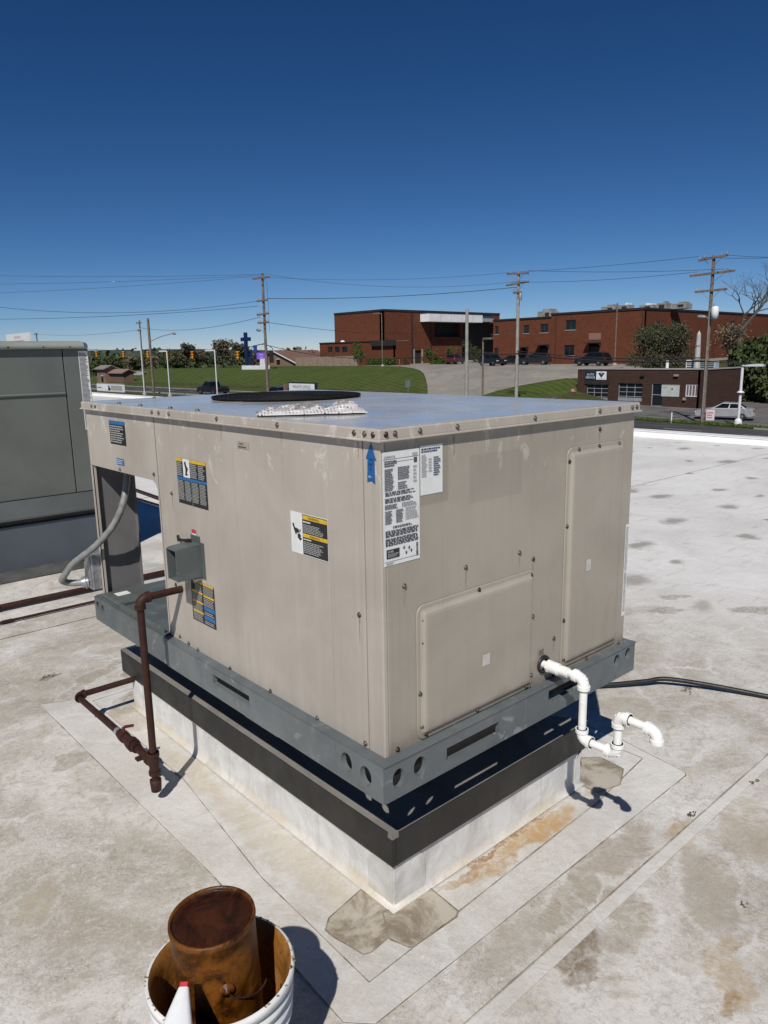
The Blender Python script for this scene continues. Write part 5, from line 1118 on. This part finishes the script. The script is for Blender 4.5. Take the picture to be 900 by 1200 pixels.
# span wire with traffic signals
XS = 50; sz = lambda px, py: onP(px, py, 0, XS).z
wire((XS, colY(80, XS), sz(80, 408)), (XS, colY(245, XS), sz(245, 410)), .25, 'span wire from which the traffic signals hang', .035)
wire((XS, colY(245, XS), sz(245, 410)), (XA, yA_, onP(312, 402, 0, XA).z), .3, 'end of the span wire running up to the many-armed pole', .035)
m_sigy = M('signal_yellow', (.62, .27, .02), .4, 0, .1, 3); m_lens = M('signal_lens', (.03, .03, .03), .3)
def signal(px, label, back=False):
    y = colY(px, XS); zt = sz(px, 411.3); t = thing('traffic_signal', label, 'traffic signal', (XS, y, zt-.6), 'traffic signals on the span wire')
    MB().tube([(XS, y, zt), (XS, y, zt+.45)], .025, 5).build('hanger', m_coping, t)
    fy = 1 if back else -1
    for k in range(3):
        c = zt-.19-k*.36
        MB().box((XS-.17, y-.16, c-.165), (XS+.17, y+.16, c+.165)).build('section', m_sigy if not back else m_lens, t, .03)
        for axv in ((-1, 0, 0), (0, -1, 0)):
            A_ = Vector((XS, y, c))+Vector(axv)*.175; MB().lathe([(.11, 0), (.1, .01), (.001, .012)], A_, 12, ax=axv).build('lens', m_lens, t)
            mb = MB(); a_ = Vector(axv).cross(Vector(ZU)); n_ = 8
            vs = [A_+a_*.125*math.cos(PI*j/n_)+Vector(ZU)*.125*math.sin(PI*j/n_)+Vector(axv)*d_ for d_ in (0, .17) for j in range(n_+1)]
            mb.add(vs, [(j, j+1, n_+2+j, n_+1+j) for j in range(n_)]); mb.build('visor', m_sigy, t)
for px, lab in ((114, 'yellow traffic signal nearest the grey unit, leftmost on the span wire'), (145.5, 'yellow traffic signal left of the white lamp pole'), (174, 'yellow traffic signal in front of the thick dark pole'), (226, 'yellow traffic signal alone in front of the bare trees'), (279, 'yellow traffic signal just left of the dark blue cross')): signal(px, lab)
signal(197, 'dark faced traffic signal with yellow visors beside the leaning lamp pole', True)
# white lot lamps
def lotlamp(px, X, ytop, label, dy, L=.9, mat=m_polew, r=.075, head=True):
    y = colY(px, X); z0 = hgt(X, y); zt = onP(px, ytop, 0, X).z
    t = thing('lamp_pole', label, 'lamp pole', (X, y, z0), 'lamp poles')
    MB().tube([(X, y, z0+.3), (X, y, zt)], r, 8).build('pole', mat, t); MB().lathe([(.25, -.2), (.25, .32), (.001, .33)], (X, y, z0), 12).build('footing', m_kerb, t)
    if head:
        MB().box((X-.05, min(y, y+dy*L), zt-.08), (X+.05, max(y, y+dy*L), zt+.02)).build('arm', mat, t)
        MB().box((X-.22, min(y+dy*L*.55, y+dy*(L+1.0)), zt-.10), (X+.22, max(y+dy*L*.55, y+dy*(L+1.0)), zt+.10)).build('lamp_head', mat, t, .02)
    return t, X, y, z0, zt
lotlamp(166, 45, 410, 'white lamp pole with its head to the left, leftmost of three by the street', 1, .9)
lotlamp(196, 45, 411.5, 'white lamp pole beside the dark traffic signal', 1, .9)
lotlamp(252, 45, 410.5, 'white lamp pole in front of the dark pickup', 1, 1.0)
tw = lotlamp(872, 58.5, 428, 'white lamp pole at the right edge near the silver car', -1, .6, r=.11)
X, y = tw[1], tw[2]; MB().lathe([(.02, 0), (.28, .03), (.3, .08), (.13, .2)], (X, y, onP(872, 461, 0, X).z), 12).build('collar', m_polew, tw[0]); MB().lathe([(.3, 0), (.28, .35), (.2, .5), (.12, .55)], (X, y, tw[3]+.1), 12).build('base_shroud', m_polew, tw[0])
lotlamp(566, 60, 397, 'brown lamp pole standing at the left end of the right lawn', -1, .25, m_wood, .1)
lotlamp(721, 88, 355, 'tall thin lamp pole rising in front of the long brick building', 0, .1, m_wood, .09, False)
t, X, y, z0, zt = lotlamp(448, 83, 367, 'tall thin lamp pole at the lawn edge before the brick hall', 1, .8, m_wood, .08)
# ------------------------------------------------------------------ signs
X = 78; y = colY(289, X); z0 = hgt(X, y); 
cr = thing('cross', 'tall dark blue cross standing on a white plinth on the hill', 'cross', (X, y, z0)); zt = onP(289, 389.5, 0, X).z; zc = onP(289, 397.5, 0, X).z
MB().box((X-.2, y-.42, z0+.3), (X+.2, y+.42, zt)).build('upright', m_cross, cr, .02); MB().box((X-.19, y+.424, zc-.36), (X+.19, y+1.62, zc+.36)).box((X-.19, y-1.62, zc-.36), (X+.19, y-.424, zc+.36)).build('crossbar', m_cross, cr, .02)
ysp = colY(312, X)
pl = thing('plinth', 'long low white plinth under the cross and the purple sign', 'plinth', (X, (y+ysp)/2, z0)); MB().box((X-.5, ysp-.3, z0-.5), (X+.5, y+1.2, z0+.75)).build('base', m_bwhite, pl, .03); MB().box((X-.45, ysp+.2, z0+.752), (X+.45, ysp+1.6, z0+2.0)).build('pier', m_bwhite, pl, .03)
ds = thing('digital_sign', 'sign frame with a lit purple screen behind the utility pole', 'sign', (X, ysp, z0+2))
ya, yb = colY(320, X), colY(294.5, X); z_1 = onP(307, 421.5, 0, X).z; z_2 = onP(307, 412.5, 0, X).z; zt = onP(307, 403.5, 0, X).z
MB().box((X-.2, colY(313, X), z_1), (X+.2, colY(301.5, X), z_2)).build('screen_case', m_coping, ds)
s = Sticker((X-.21, colY(302, X), z_1+.1), XL, ZU, colY(302, X)-colY(312.6, X), z_2-z_1-.2, emis('purple_screen', (.22, .10, .62), .55), .01); s.text('SUNDAY', .5, .6, .2, m_bwhite, 2, .8, True); s.text('10 AM', .5, .2, .2, m_bwhite, 2, .6, True); s.build('screen', ds)
MB().box((X-.1, colY(320, X), z_1-.6), (X+.1, colY(316, X), z_2+.2)).build('side_panel', m_coping, ds)
pts = [(X, yb+(ya-yb)*k/12, zt-.9+.9*math.sin(PI*k/12)**.6) for k in range(13)]
MB().tube(pts, .06, 6).tube([(X, yb, z0+.5), pts[0]], .2, 6).tube([(X, ya, z_1-.5), pts[-1]], .06, 6).build('arch_frame', m_cross, ds)
MB().tube([(X, yb-.2, z0+2.4), (X, colY(302, X), z0+.9)], .2, 6).tube([(X, yb-.2, z0+.8), (X, colY(299, X), z0+2.5)], .2, 6).tube([(X, yb-.2, z0+2.5), (X, colY(303, X), z0+2.4)], .15, 6).build('figure_panel', m_coping, ds)
MB().box((X-.1, colY(301.5, X)+.0, z_2-.1), (X+.05, colY(298, X), z_2+1.3)).build('logo_panel', M('logo_blue', (.03, .06, .28), .4), ds)
X = 43; ya, yb = colY(367.5, X), colY(337.5, X); z1_, z2_ = onP(352, 460.3, 0, X).z, onP(352, 449.5, 0, X).z
sb = thing('letter_board', 'white changeable letter board with two lines of black text', 'sign', (X, (ya+yb)/2, hgt(X, ya)))
s = Sticker((X-.02, yb, z1_), XL, ZU, yb-ya, z2_-z1_, m_bwhite, .01); s.text('PRIVATE OFFICE', .5, .48, .32, m_ink, 2, .76, True); s.text('SPACE AVAIL', .5, .13, .20, m_ink, 2, .56, True); s.build('face', sb)
MB().box((X-.01, ya-.12, z1_-.1), (X+.25, yb+.12, z2_+.12)).build('cabinet', m_coping, sb)
for yy in (ya+.3, yb-.3): MB().tube([(X+.12, yy, hgt(X, yy)-.2), (X+.12, yy, z1_-.1)], .07, 8).build('post', m_unit, sb)
X = 43.5; y = colY(333, X); tag(MB().box((X-.15, y-.15, hgt(X, y)-.1), (X+.15, y+.15, onP(333, 450, 0, X).z)).build('brick_post', m_hwall), 'brown square post just left of the letter board', 'post')
X = 60; ya, yb = colY(38, X), colY(10.5, X); z1_, z2_ = onP(24, 404, 0, X).z, onP(24, 390.5, 0, X).z
sb = thing('pole_sign', 'white sign board with red lettering above the grey unit', 'sign', (X, (ya+yb)/2, hgt(X, ya)))
MB().box((X, ya, z1_), (X+.4, yb, z2_)).build('cabinet', m_bwhite, sb); s = Sticker((X-.01, yb, z1_), XL, ZU, yb-ya, z2_-z1_, m_bwhite, .01); s.text('BODY SHOP', .5, .56, .22, m_red, 2, .8, True); s.lines(.15, .3, .85, .42, 1, m_gry); s.build('face', sb)
for yy in (ya+.6, yb-.6): MB().tube([(X+.2, yy, hgt(X, yy)-.2), (X+.2, yy, z1_)], .14, 8).build('post', m_unit, sb)
X = 46.5; ya, yb = colY(141, X), colY(110.5, X)
t = thing('roadside_banner', 'long low white sign wall with dark print beside the grey unit', 'sign', (X, (ya+yb)/2, hgt(X, ya))); z0 = hgt(X, ya)
MB().box((X, ya, z0-.2), (X+.3, yb, z0+1.15)).build('wall', m_bwhite, t); s = Sticker((X-.01, yb, z0+.1), XL, ZU, yb-ya, 1.0, m_bwhite, .01); s.lines(.03, .35, .2, .6, 1, m_ink, ragged=0); s.poly([(.44, .1), (.52, .05), (.56, .3), (.52, .55), (.5, .85), (.46, .85), (.46, .5)], m_bluedk); s.rect(.56, .1, .98, .9, m_gry, 1); s.build('print', t)
MB().box((X+.02, ya, z0+1.152), (X+.28, yb, z0+1.3)).build('cap', m_sill, t)
def smallsign(name, label, px, X, ytop, ybot, w, mat, txt=None, cat='sign'):
    y = colY(px, X); z0 = hgt(X, y); z1_, z2_ = onP(px, ybot, 0, X).z, onP(px, ytop, 0, X).z
    t = thing(name, label, cat, (X, y, z0)); MB().tube([(X+.05, y, z0-.1), (X+.05, y, z1_+.1)], .035, 6).build('post', m_insul, t)
    s = Sticker((X, y+w/2, z1_), XL, ZU, w, z2_-z1_, mat, .01)
    if txt: s.lines(.1, .15, .9, .85, 3, txt, ragged=.3)
    s.build('panel', t); MB().box((X+.004, y-w/2, z1_), (X+.02, y+w/2, z2_)).build('back', m_insul, t); return t
smallsign('street_sign', 'small blue grey sign on a post at the foot of the lawn', 477.5, 58, 445.5, 454, .75, M('bluegrey_sign', (.13, .17, .19), .5, 0, .1, 2))
smallsign('red_sign', 'small red and white sign at the left corner of the brown shop', 673.5, 71, 455.5, 459.5, .6, M('sign_red', (.40, .06, .07), .5), m_wht)
t = smallsign('yard_sign', 'tilted white and pink yard sign on the grass beside the transformer pole', 838, 58.3, 480.5, 493, .62, M('yard_white', (.55, .52, .54), .5, 0, .05, 3), M('yard_pink', (.42, .10, .16), .5)); t.rotation_euler = (0, .12, .35)
X = 57.6; y = colY(792, X); tag(MB().tube([(X, y, hgt(X, y)-.1), (X, y, hgt(X, y)+.85)], .05, 8).build('marker_post', m_bwhite), 'thin white marker post on the grass strip before the shop', 'post')
for px, yt, lab in ((468, 421, 'dark post at the lot edge right of the thin lamp pole'), (491.5, 429.5, 'dark post near the right corner of the big lawn')):
    X = 82; y = colY(px, X); tag(MB().tube([(X, y, hgt(X, y)-.2), (X, y, onP(px, yt, 0, X).z)], .09, 8).build('bollard', m_wood), lab, 'post', 'posts along the lot edge')
X = 60.5; y = colY(627, X); tag(MB().lathe([(.6, -.05), (.5, .12), (.25, .22), (.001, .24)], (X, y, hgt(X, y)+.05), 10, smooth=False).build('utility_cover', M('cover_green', (.05, .26, .14), .5, 0, .3, 4)), 'small green cover lying on the right lawn', 'cover')
# ------------------------------------------------------------------ vehicles
PROF = {'sedan': ([(-2.32, .42), (-2.30, .72), (-2.2, .93), (-1.65, .99), (1.0, .95), (1.9, .82), (2.22, .68), (2.30, .45), (2.25, .28), (-2.25, .30)], [(-1.72, .97), (-1.0, 1.40), (.12, 1.45), (1.08, .93)]),
        'suv': ([(-2.3, .5), (-2.32, .8), (-2.25, 1.08), (-1.9, 1.1), (1.05, 1.06), (1.95, .98), (2.25, .82), (2.3, .5), (2.25, .32), (-2.25, .34)], [(-2.2, 1.08), (-1.85, 1.64), (.2, 1.70), (1.05, 1.05)]),
        'pickup': ([(-2.85, .55), (-2.87, 1.05), (-.55, 1.08), (1.35, 1.10), (2.4, 1.04), (2.72, .9), (2.8, .55), (2.72, .36), (-2.8, .42)], [(-.62, 1.07), (-.45, 1.78), (.65, 1.82), (1.42, 1.09)])}
m_tyre = M('tyre', (.012, .012, .012), .8, 0, .2, 6); m_rim = M('rim', (.30, .31, .32), .35, .6, .1, 8); m_lampf = M('headlight', (.6, .62, .64), .2); m_lampr = M('tail_light', (.30, .01, .012), .3); m_cglass = M('car_glass', (.006, .008, .010), .08, spec=.25)
def car(name, kind, paint, label, loc, rz, group='parked cars', cat='car'):
    pr_, gh = PROF[kind]; w = .9 if kind != 'pickup' else .98
    t = thing(name, label, cat, (0, 0, 0), group)
    mb = MB(); n = len(pr_); rings = []
    for yy, k in ((-w, .90), (-w+.05, .97), (-w+.12, 1.), (w-.12, 1.), (w-.05, .97), (w, .90)):
        rings.append([(x*(1-(1-k)*.25), yy, .62+(z-.62)*k) for x, z in pr_])
    for i in range(5): mb.add(rings[i]+rings[i+1], [(k, (k+1) % n, n+(k+1) % n, n+k) for k in range(n)], None, True)
    mb.add(rings[0], [tuple(range(n))]); mb.add(rings[-1], [tuple(range(n))[::-1]])
    # cabin
    wb, wt = w-.06, w-.24
    A = [(gh[0][0], gh[0][1], wb), (gh[1][0], gh[1][1], wt), (gh[2][0], gh[2][1], wt), (gh[3][0], gh[3][1], wb)]
    L = [(x, -y_, z) for x, z, y_ in A]; R = [(x, y_, z) for x, z, y_ in A]
    mb.add(L+R, [(0, 1, 2, 3), (7, 6, 5, 4), (0, 4, 5, 1), (1, 5, 6, 2), (2, 6, 7, 3)])
    if kind == 'pickup': mb.box((-2.75, -w+.1, 1.085), (-.65, -w+.18, 1.15)); mb.box((-2.75, w-.18, 1.085), (-.65, w-.1, 1.15))
    if kind == 'suv': mb.box((-1.5, -.62, 1.69), (.1, -.58, 1.74)); mb.box((-1.5, .58, 1.69), (.1, .62, 1.74))
    mb.build('body', paint, t, .02)
    def lerp(a, c, t_): return Vector(a)*(1-t_)+Vector(c)*t_
    for s_, S_ in ((-1, L), (1, R)):
        q = [Vector(p)+Vector((0, s_*.012, 0)) for p in S_]
        lo = lambda t_: lerp(lerp(q[0], q[1], .12), lerp(q[3], q[2], .12), t_); hi = lambda t_: lerp(lerp(q[0], q[1], .86), lerp(q[3], q[2], .86), t_)
        for a, c in ((.07, .47), (.51, .92)): MB().quad(lo(a), lo(c), hi(c), hi(a)).build('side_window', m_cglass, t)
    for i, nm in ((0, 'rear_window'), (2, 'windscreen')):
        a, c, d, e = (Vector(p) for p in (L[i], R[i], R[i+1], L[i+1])); nrm = (c-a).cross(e-a).normalized(); nrm = nrm if nrm.x*(1 if i else -1) > 0 else -nrm
        f = lambda u, v: lerp(lerp(a, c, u), lerp(e, d, u), v)+nrm*.012
        MB().quad(f(.07, .1), f(.93, .1), f(.93, .9), f(.07, .9)).build(nm, m_cglass, t)
    xw = 1.42 if kind != 'pickup' else 1.75; rw = .33 if kind == 'sedan' else .38
    for x in (-xw, xw):
        for s_ in (-1, 1):
            wl = MB().lathe([(.001, -.11), (rw*.6, -.11), (rw, -.09), (rw, .09), (rw*.6, .11), (.001, .11)], (x, s_*(w-.10), rw), 18, ax=(0, s_, 0)).build('wheel', m_tyre, t)
            MB().lathe([(rw*.62, .112), (rw*.55, .10), (.08, .115), (.001, .12)], (x, s_*(w-.10), rw), 10, ax=(0, s_, 0), smooth=False).build('rim', m_rim, wl)
    xf = max(p[0] for p in pr_); xr = min(p[0] for p in pr_); zl = pr_[0][1]+.28
    for s_ in (-1, 1):
        MB().box((xf-.22, s_*(w-.42), zl-.12), (xf-.03, s_*(w-.03), zl+.0)).build('headlight', m_lampf, t, .02); MB().box((xr-.0, s_*(w-.32), zl+.0), (xr+.12, s_*(w-.02), zl+.16)).build('tail_light', m_lampr, t, .02)
    MB().box((xf-.02, -.6, .42), (xf+.02, .6, .58)).build('grille', m_tyre, t); MB().box((xr-.05, -.7, .40), (xr+.02, .7, .55)).build('bumper', m_tyre if kind != 'sedan' else paint, t)
    t.location = loc; t.rotation_euler = (0, 0, rz); return t
def paint(n, c, r=.22, me=.0): t = NT(n); return t.set(t.mix(t.map(t.noise(2, 4, .6), .3, .7), mul(c, .92), mul(c, 1.08)), r, me, spec=.6)
def gl(px, X, lift=.07): y = colY(px, X); return (X, y, hgt(X, y)+lift)
pb, ps, pr2, pg = paint('paint_black', (.012, .013, .016)), paint('paint_silver', (.42, .43, .44), .28, .3), paint('paint_maroon', (.075, .010, .014)), paint('paint_navy', (.015, .02, .045))
car('pickup_truck', 'pickup', pb, 'black pickup truck driving along the street at the foot of the green hill', gl(247, 50.2), PI/2, None, 'pickup truck')
car('sedan', 'sedan', ps, 'silver sedan parked on the shop lot beside the white lamp pole', gl(855, 63.0, .065), PI/2+.32)
car('sedan', 'sedan', pg, 'dark blue car on the street just left of the letter board', gl(323, 51), PI/2, None)
X = 101; car('suv', 'suv', pr2, 'dark red car parked before the hedge of the brick hall', gl(533.5, 97), .35)
car('suv', 'suv', pb, 'black sport utility car beside the brown lamp pole', gl(577, 84.5), -PI/2-.25)
car('sedan', 'sedan', pb, 'dark car parked by the left end of the long brick building', gl(600, 91.5), PI/2+.3)
car('suv', 'suv', pb, 'black car parked at the dark doorway of the long brick building', gl(627, 90), PI/2+.4)
car('suv', 'suv', pb, 'black car seen over the left end of the brown shop roof', gl(695, 84.3), PI/2)
# ------------------------------------------------------------------ trees and shrubs
def leaf_mat(name, a, b_):
    t = NT(name); r = t.n('NewGeometry').outputs['Random Per Island']
    col = t.mix(r, a, b_); return t.set(t.mix(t.map(t.noise(.6, 4, .6), .4, .7, 0, .7), col, mul(b_, .9)), .7, spec=.25)
def leaves(rng, centres, radii, per, size, squash=.8):
    n = len(centres)*per
    c = np.repeat(np.array(centres), per, 0); r = np.repeat(np.array(radii), per)
    d = rng.normal(size=(n, 3)); d /= np.linalg.norm(d, axis=1)[:, None]
    rad = r*rng.uniform(.25, 1, n)**.6; p = c+d*rad[:, None]*np.array([1, 1, squash])
    u = rng.normal(size=(n, 3)); u /= np.linalg.norm(u, axis=1)[:, None]; v = np.cross(u, rng.normal(size=(n, 3))); v /= np.linalg.norm(v, axis=1)[:, None]
    s = size*rng.uniform(.6, 1.3, n)[:, None]; u = u*s; v = v*s*.7
    V = np.stack([p-u, p+v, p+u, p-v], 1).reshape(-1, 3); return V
def mesh_quads(name, V, mat, parent=None):
    n = len(V)//4; me = bpy.data.meshes.new(name); me.vertices.add(len(V)); me.vertices.foreach_set('co', V.astype(np.float32).ravel())
    me.loops.add(n*4); me.loops.foreach_set('vertex_index', np.arange(n*4, dtype=np.int32)); me.polygons.add(n); me.polygons.foreach_set('loop_start', np.arange(0, n*4, 4, dtype=np.int32))
    me.update(); me.validate(); me.materials.append(mat); o = bpy.data.objects.new(name, me); COL.objects.link(o)
    if parent: o.parent = parent
    return o
def branchy(rng, mb, p, d, L, r, lev, tips, maxlev, spread=.55):
    q = p+d*L+Vector((rng.normal()*.08, rng.normal()*.08, .03))*L
    mid = (p+q)/2+Vector((rng.normal(), rng.normal(), rng.normal()))*L*.05
    mb.tube([p, mid, q], [r, r*.8, r*.62], 5 if lev < 2 else 3, cap=False)
    tips.append((q, L))
    if lev >= maxlev: return
    for k in range(3 if lev < 3 else 2):
        dd = (d+Vector((rng.normal(), rng.normal(), rng.normal()*.6+.18))*spread).normalized()
        branchy(rng, mb, q if k else mid.lerp(q, .6), dd, L*rng.uniform(.62, .82), r*.58, lev+1, tips, maxlev, spread)
def tree(name, label, H, Rc, mat, bark, seed, group=None, maxlev=3, per=26, size=.22, bare=0., low=.25, cat='tree', spread=.55, fill=0):
    rng = np.random.default_rng(seed); t = thing(name, label, cat, (0, 0, 0), group)
    mb = MB(); tips = []; branchy(rng, mb, Vector((0, 0, -.2)), Vector((rng.normal()*.03, rng.normal()*.03, 1)).normalized(), H*low, H*.022, 0, tips, maxlev, spread)
    mb.build('trunk', bark, t)
    if bare < 1:
        C_ = [tuple(q) for q, L in tips if q.z > H*low*.8]; k = int(len(C_)*(1-bare)); idx = rng.permutation(len(C_))[:k]; C_ = [C_[i] for i in idx]
        R_ = [Rc*rng.uniform(.16, .34) for _ in C_]
        zm = max(q[2] for q in C_)
        for _ in range(fill):
            a_ = rng.uniform(0, 2*PI); k_ = rng.uniform(0, 1)**.5; zz = rng.uniform(.12, .92); C_.append((Rc*k_*math.cos(a_)*math.sin(PI*min(1, zz+.22))**.6*.85, Rc*k_*math.sin(a_)*math.sin(PI*min(1, zz+.22))**.6*.85, zm*zz)); R_.append(Rc*rng.uniform(.14, .26))
        mesh_quads('crown', leaves(rng, C_, R_, per, size), mat, t)
    return t
m_lfd = leaf_mat('leaf_dark', (.028, .044, .016), (.075, .092, .032)); m_lfo = leaf_mat('leaf_olive', (.046, .05, .026), (.09, .092, .05)); m_lfb = leaf_mat('leaf_brown', (.10, .08, .055), (.17, .14, .085)); m_lfg = leaf_mat('leaf_green', (.04, .08, .014), (.075, .12, .022))
m_bark = M('bark', (.07, .058, .048), .9, 0, .25, 4); m_bark2 = M('bark_pale', (.13, .11, .095), .9, 0, .25, 4)
def at(t, px, X, lift=0, rz=0, sc=1.):
    y = colY(px, X); t.location = (X, y, hgt(X, y)+lift); t.rotation_euler = (0, 0, rz); t.scale = (sc,)*3 if not isinstance(sc, tuple) else sc; return t
at(tree('budding_tree', 'wide grey green budding tree in front of the right end of the long brick building', 8.2, 4.2, m_lfo, m_bark2, 11, maxlev=4, per=80, size=.085, low=.2, spread=.55, fill=110), 777, 90, 0, .4, (1.2, 1.2, 1.5))
at(tree('bare_tree', 'tall bare tree rising above the roof right of the transformer pole', 12, 4, None, m_bark2, 5, maxlev=7, bare=1, low=.24, spread=.52), 866, 112, 0, 1., 1.5)
at(tree('bare_tree', 'slender twiggy tree in front of the right brick wall', 8, 3, m_lfb, m_bark, 23, maxlev=5, bare=.35, per=5, size=.10, low=.25, spread=.42), 852, 88, 0, 0, 1.4)
at(tree('dark_tree', 'dense dark evergreen tree at the right edge', 8, 3.2, m_lfd, m_bark, 31, maxlev=4, per=50, size=.2, low=.15, fill=130), 897, 86, 0, 0, (1.5, 1.5, 2.1))
at(tree('green_shrub', 'green yellow bush under the dark evergreen at the right edge', 4, 2, m_lfg, m_bark, 35, maxlev=3, per=40, size=.16, low=.12, cat='shrub'), 884, 88, 0, 0, 1.3)
gT = 'trees behind the signals and the green hill'
base = [tree('woodland_tree', 'x', 9, 3.6, m, m_bark, s_, gT, 4, pr__, .26, br, .2) for m, s_, pr__, br in ((m_lfd, 41, 34, .1), (m_lfb, 47, 14, .2), (m_lfo, 53, 20, .15))]
SP = [(112, 82, 0, .85, 'dark tree above the brown building at the far left'), (129, 88, 0, 1.05, 'taller dark tree rising above its neighbours behind the signals'), (148, 84, 1, .9, 'brown budding tree left of the first white lamp pole'), (160, 92, 0, .9, 'dark tree behind the white lamp pole with the leftmost head'), (183, 90, 1, .85, 'brown budding tree between the twin poles and the dark signal'),
      (215, 92, 2, 1.12, 'olive tree crowning the hill right of the dark signal'), (228, 98, 1, .9, 'thin brown tree right of the olive tree'), (243, 100, 2, .75, 'low olive tree between two taller crowns'), (262, 94, 1, 1.15, 'big brown tree left of the cross'), (276, 96, 2, 1.05, 'olive tree partly behind the cross'), (140, 95, 2, .8, 'olive tree above the brown shed'), (200, 96, 0, .8, 'dark tree behind the leaning lamp pole'),
      (366, 112, 0, .62, 'dark green tree behind the left end of the low brick wing'), (352, 125, 2, .5, 'small olive tree over the board fence'), (340, 130, 1, .5, 'small brown tree over the board fence'), (105, 90, 1, .8, 'brown tree just right of the grey unit')]
used_ = set()
for i, (px, X, k, sc, lab) in enumerate(SP):
    t = base[k] if k not in used_ else dup(base[k], (0, 0, 0), 0)
    used_.add(k); t['label'] = lab; at(t, px, X, -.2, i*1.3, sc*1.15)
gS = 'shrubs before the brick hall'
def shrub(label, px, X, H, R_, mat, seed):
    rng = np.random.default_rng(seed); t = thing('shrub', label, 'shrub', (0, 0, 0), gS); C_ = [(rng.normal()*R_*.45, rng.normal()*R_*.45, H*rng.uniform(.15, .85)) for _ in range(14)]
    mesh_quads('foliage', leaves(rng, C_, [R_*rng.uniform(.35, .6) for _ in C_], 90, .11, 1.), mat, t); MB().tube([(0, 0, -.1), (0, 0, H*.5)], .05, 5).build('stem', m_bark, t); return at(t, px, X)
shrub('tall dark shrub at the right end of the board fence', 422, 85.5, 4.2, 1.3, m_lfg, 1); shrub('tall shrub at the corner of the brick hall', 465, 90.5, 3.8, 1.3, m_lfd, 2); shrub('narrow shrub right of the hall door', 503, 95, 3.4, .9, m_lfg, 3)
shrub('yellow green shrub below the canopy', 527, 101, 3.0, 1.1, m_lfg, 4); shrub('large dark shrub under the right end of the canopy', 556, 106, 4.6, 1.9, m_lfd, 5); shrub('dark shrub left of the hall door', 475, 92, 3.2, 1.0, m_lfd, 6)
def hedge(label, px0, px1, X, H):
    y1_, y0_ = colY(px0, X), colY(px1, X); rng = np.random.default_rng(int(px0)); t = thing('hedge', label, 'hedge', (X, (y0_+y1_)/2, hgt(X, y0_)), 'clipped hedges before the brick hall'); n = 2600
    P = np.stack([rng.uniform(-.6, .6, n), rng.uniform(y0_-t.location.y, y1_-t.location.y, n), rng.uniform(0, H, n)], 1)
    V = np.concatenate([leaves(rng, [tuple(p)], [.05], 1, .10) for p in P]); mesh_quads('foliage', V, m_lfg, t)
hedge('clipped bright green hedge left of the thin lamp pole before the hall', 431, 461, 88, 1.35); hedge('clipped hedge before the hall right of its door', 508, 528, 97, 1.3)
# bushes on the shaded verge at the far right and the far-off wooded skyline
rng = np.random.default_rng(9); C_ = []; R_ = []
for k in range(420):
    a = rng.uniform(-.12, 2.3); D = rng.uniform(330, 620); x, y = CAM.x+D*math.cos(a), CAM.y+D*math.sin(a)
    C_.append((x, y, -6+rng.uniform(1, 7.5)+D*.004)); R_.append(rng.uniform(6, 13))
stuff(mesh_quads('far_woods', leaves(rng, C_, R_, 60, 1.3, .55), m_lfd))
b = MB()
for k in range(48):
    a0_, a1_ = -.3+k*.06, -.3+(k+1)*.06
    for (D0, D1, z0_, z1_) in ((650, 900, -7, 6), (900, 1400, 6, 17)):
        f = lambda a: 1+.35*math.sin(a*5.3)+.2*math.sin(a*13.1)
        b.add([(D0*math.cos(a0_), D0*math.sin(a0_), z0_*(f(a0_) if z0_ > 0 else 1)), (D0*math.cos(a1_), D0*math.sin(a1_), z0_*(f(a1_) if z0_ > 0 else 1)), (D1*math.cos(a1_), D1*math.sin(a1_), z1_*f(a1_)), (D1*math.cos(a0_), D1*math.sin(a0_), z1_*f(a0_))], [(0, 1, 2, 3)], None, True)
struct(b.build('hills', M('far_hills', (.035, .05, .03), .95, 0, .3, .02)))
# grass clumps on the verge between street and shop lot
V = []; n = 5000; ys_ = rng.uniform(-5, 47, n); xs_ = rng.uniform(57.3, 58.4, n)
P = np.stack([xs_, ys_, np.array([hgt(x, y)+.1 for x, y in zip(xs_, ys_)])], 1); s = rng.uniform(.05, .12, n)[:, None]; d = rng.normal(size=(n, 3))*np.array([1, 1, .2]); upv = np.array([0, 0, 1.])
stuff(mesh_quads('verge_grass', np.stack([P-d*s*.3, P+d*s*.3, P+d*s*.5+upv*s*1.6, P-d*s*.1+upv*s*1.6], 1).reshape(-1, 3), m_lfg))
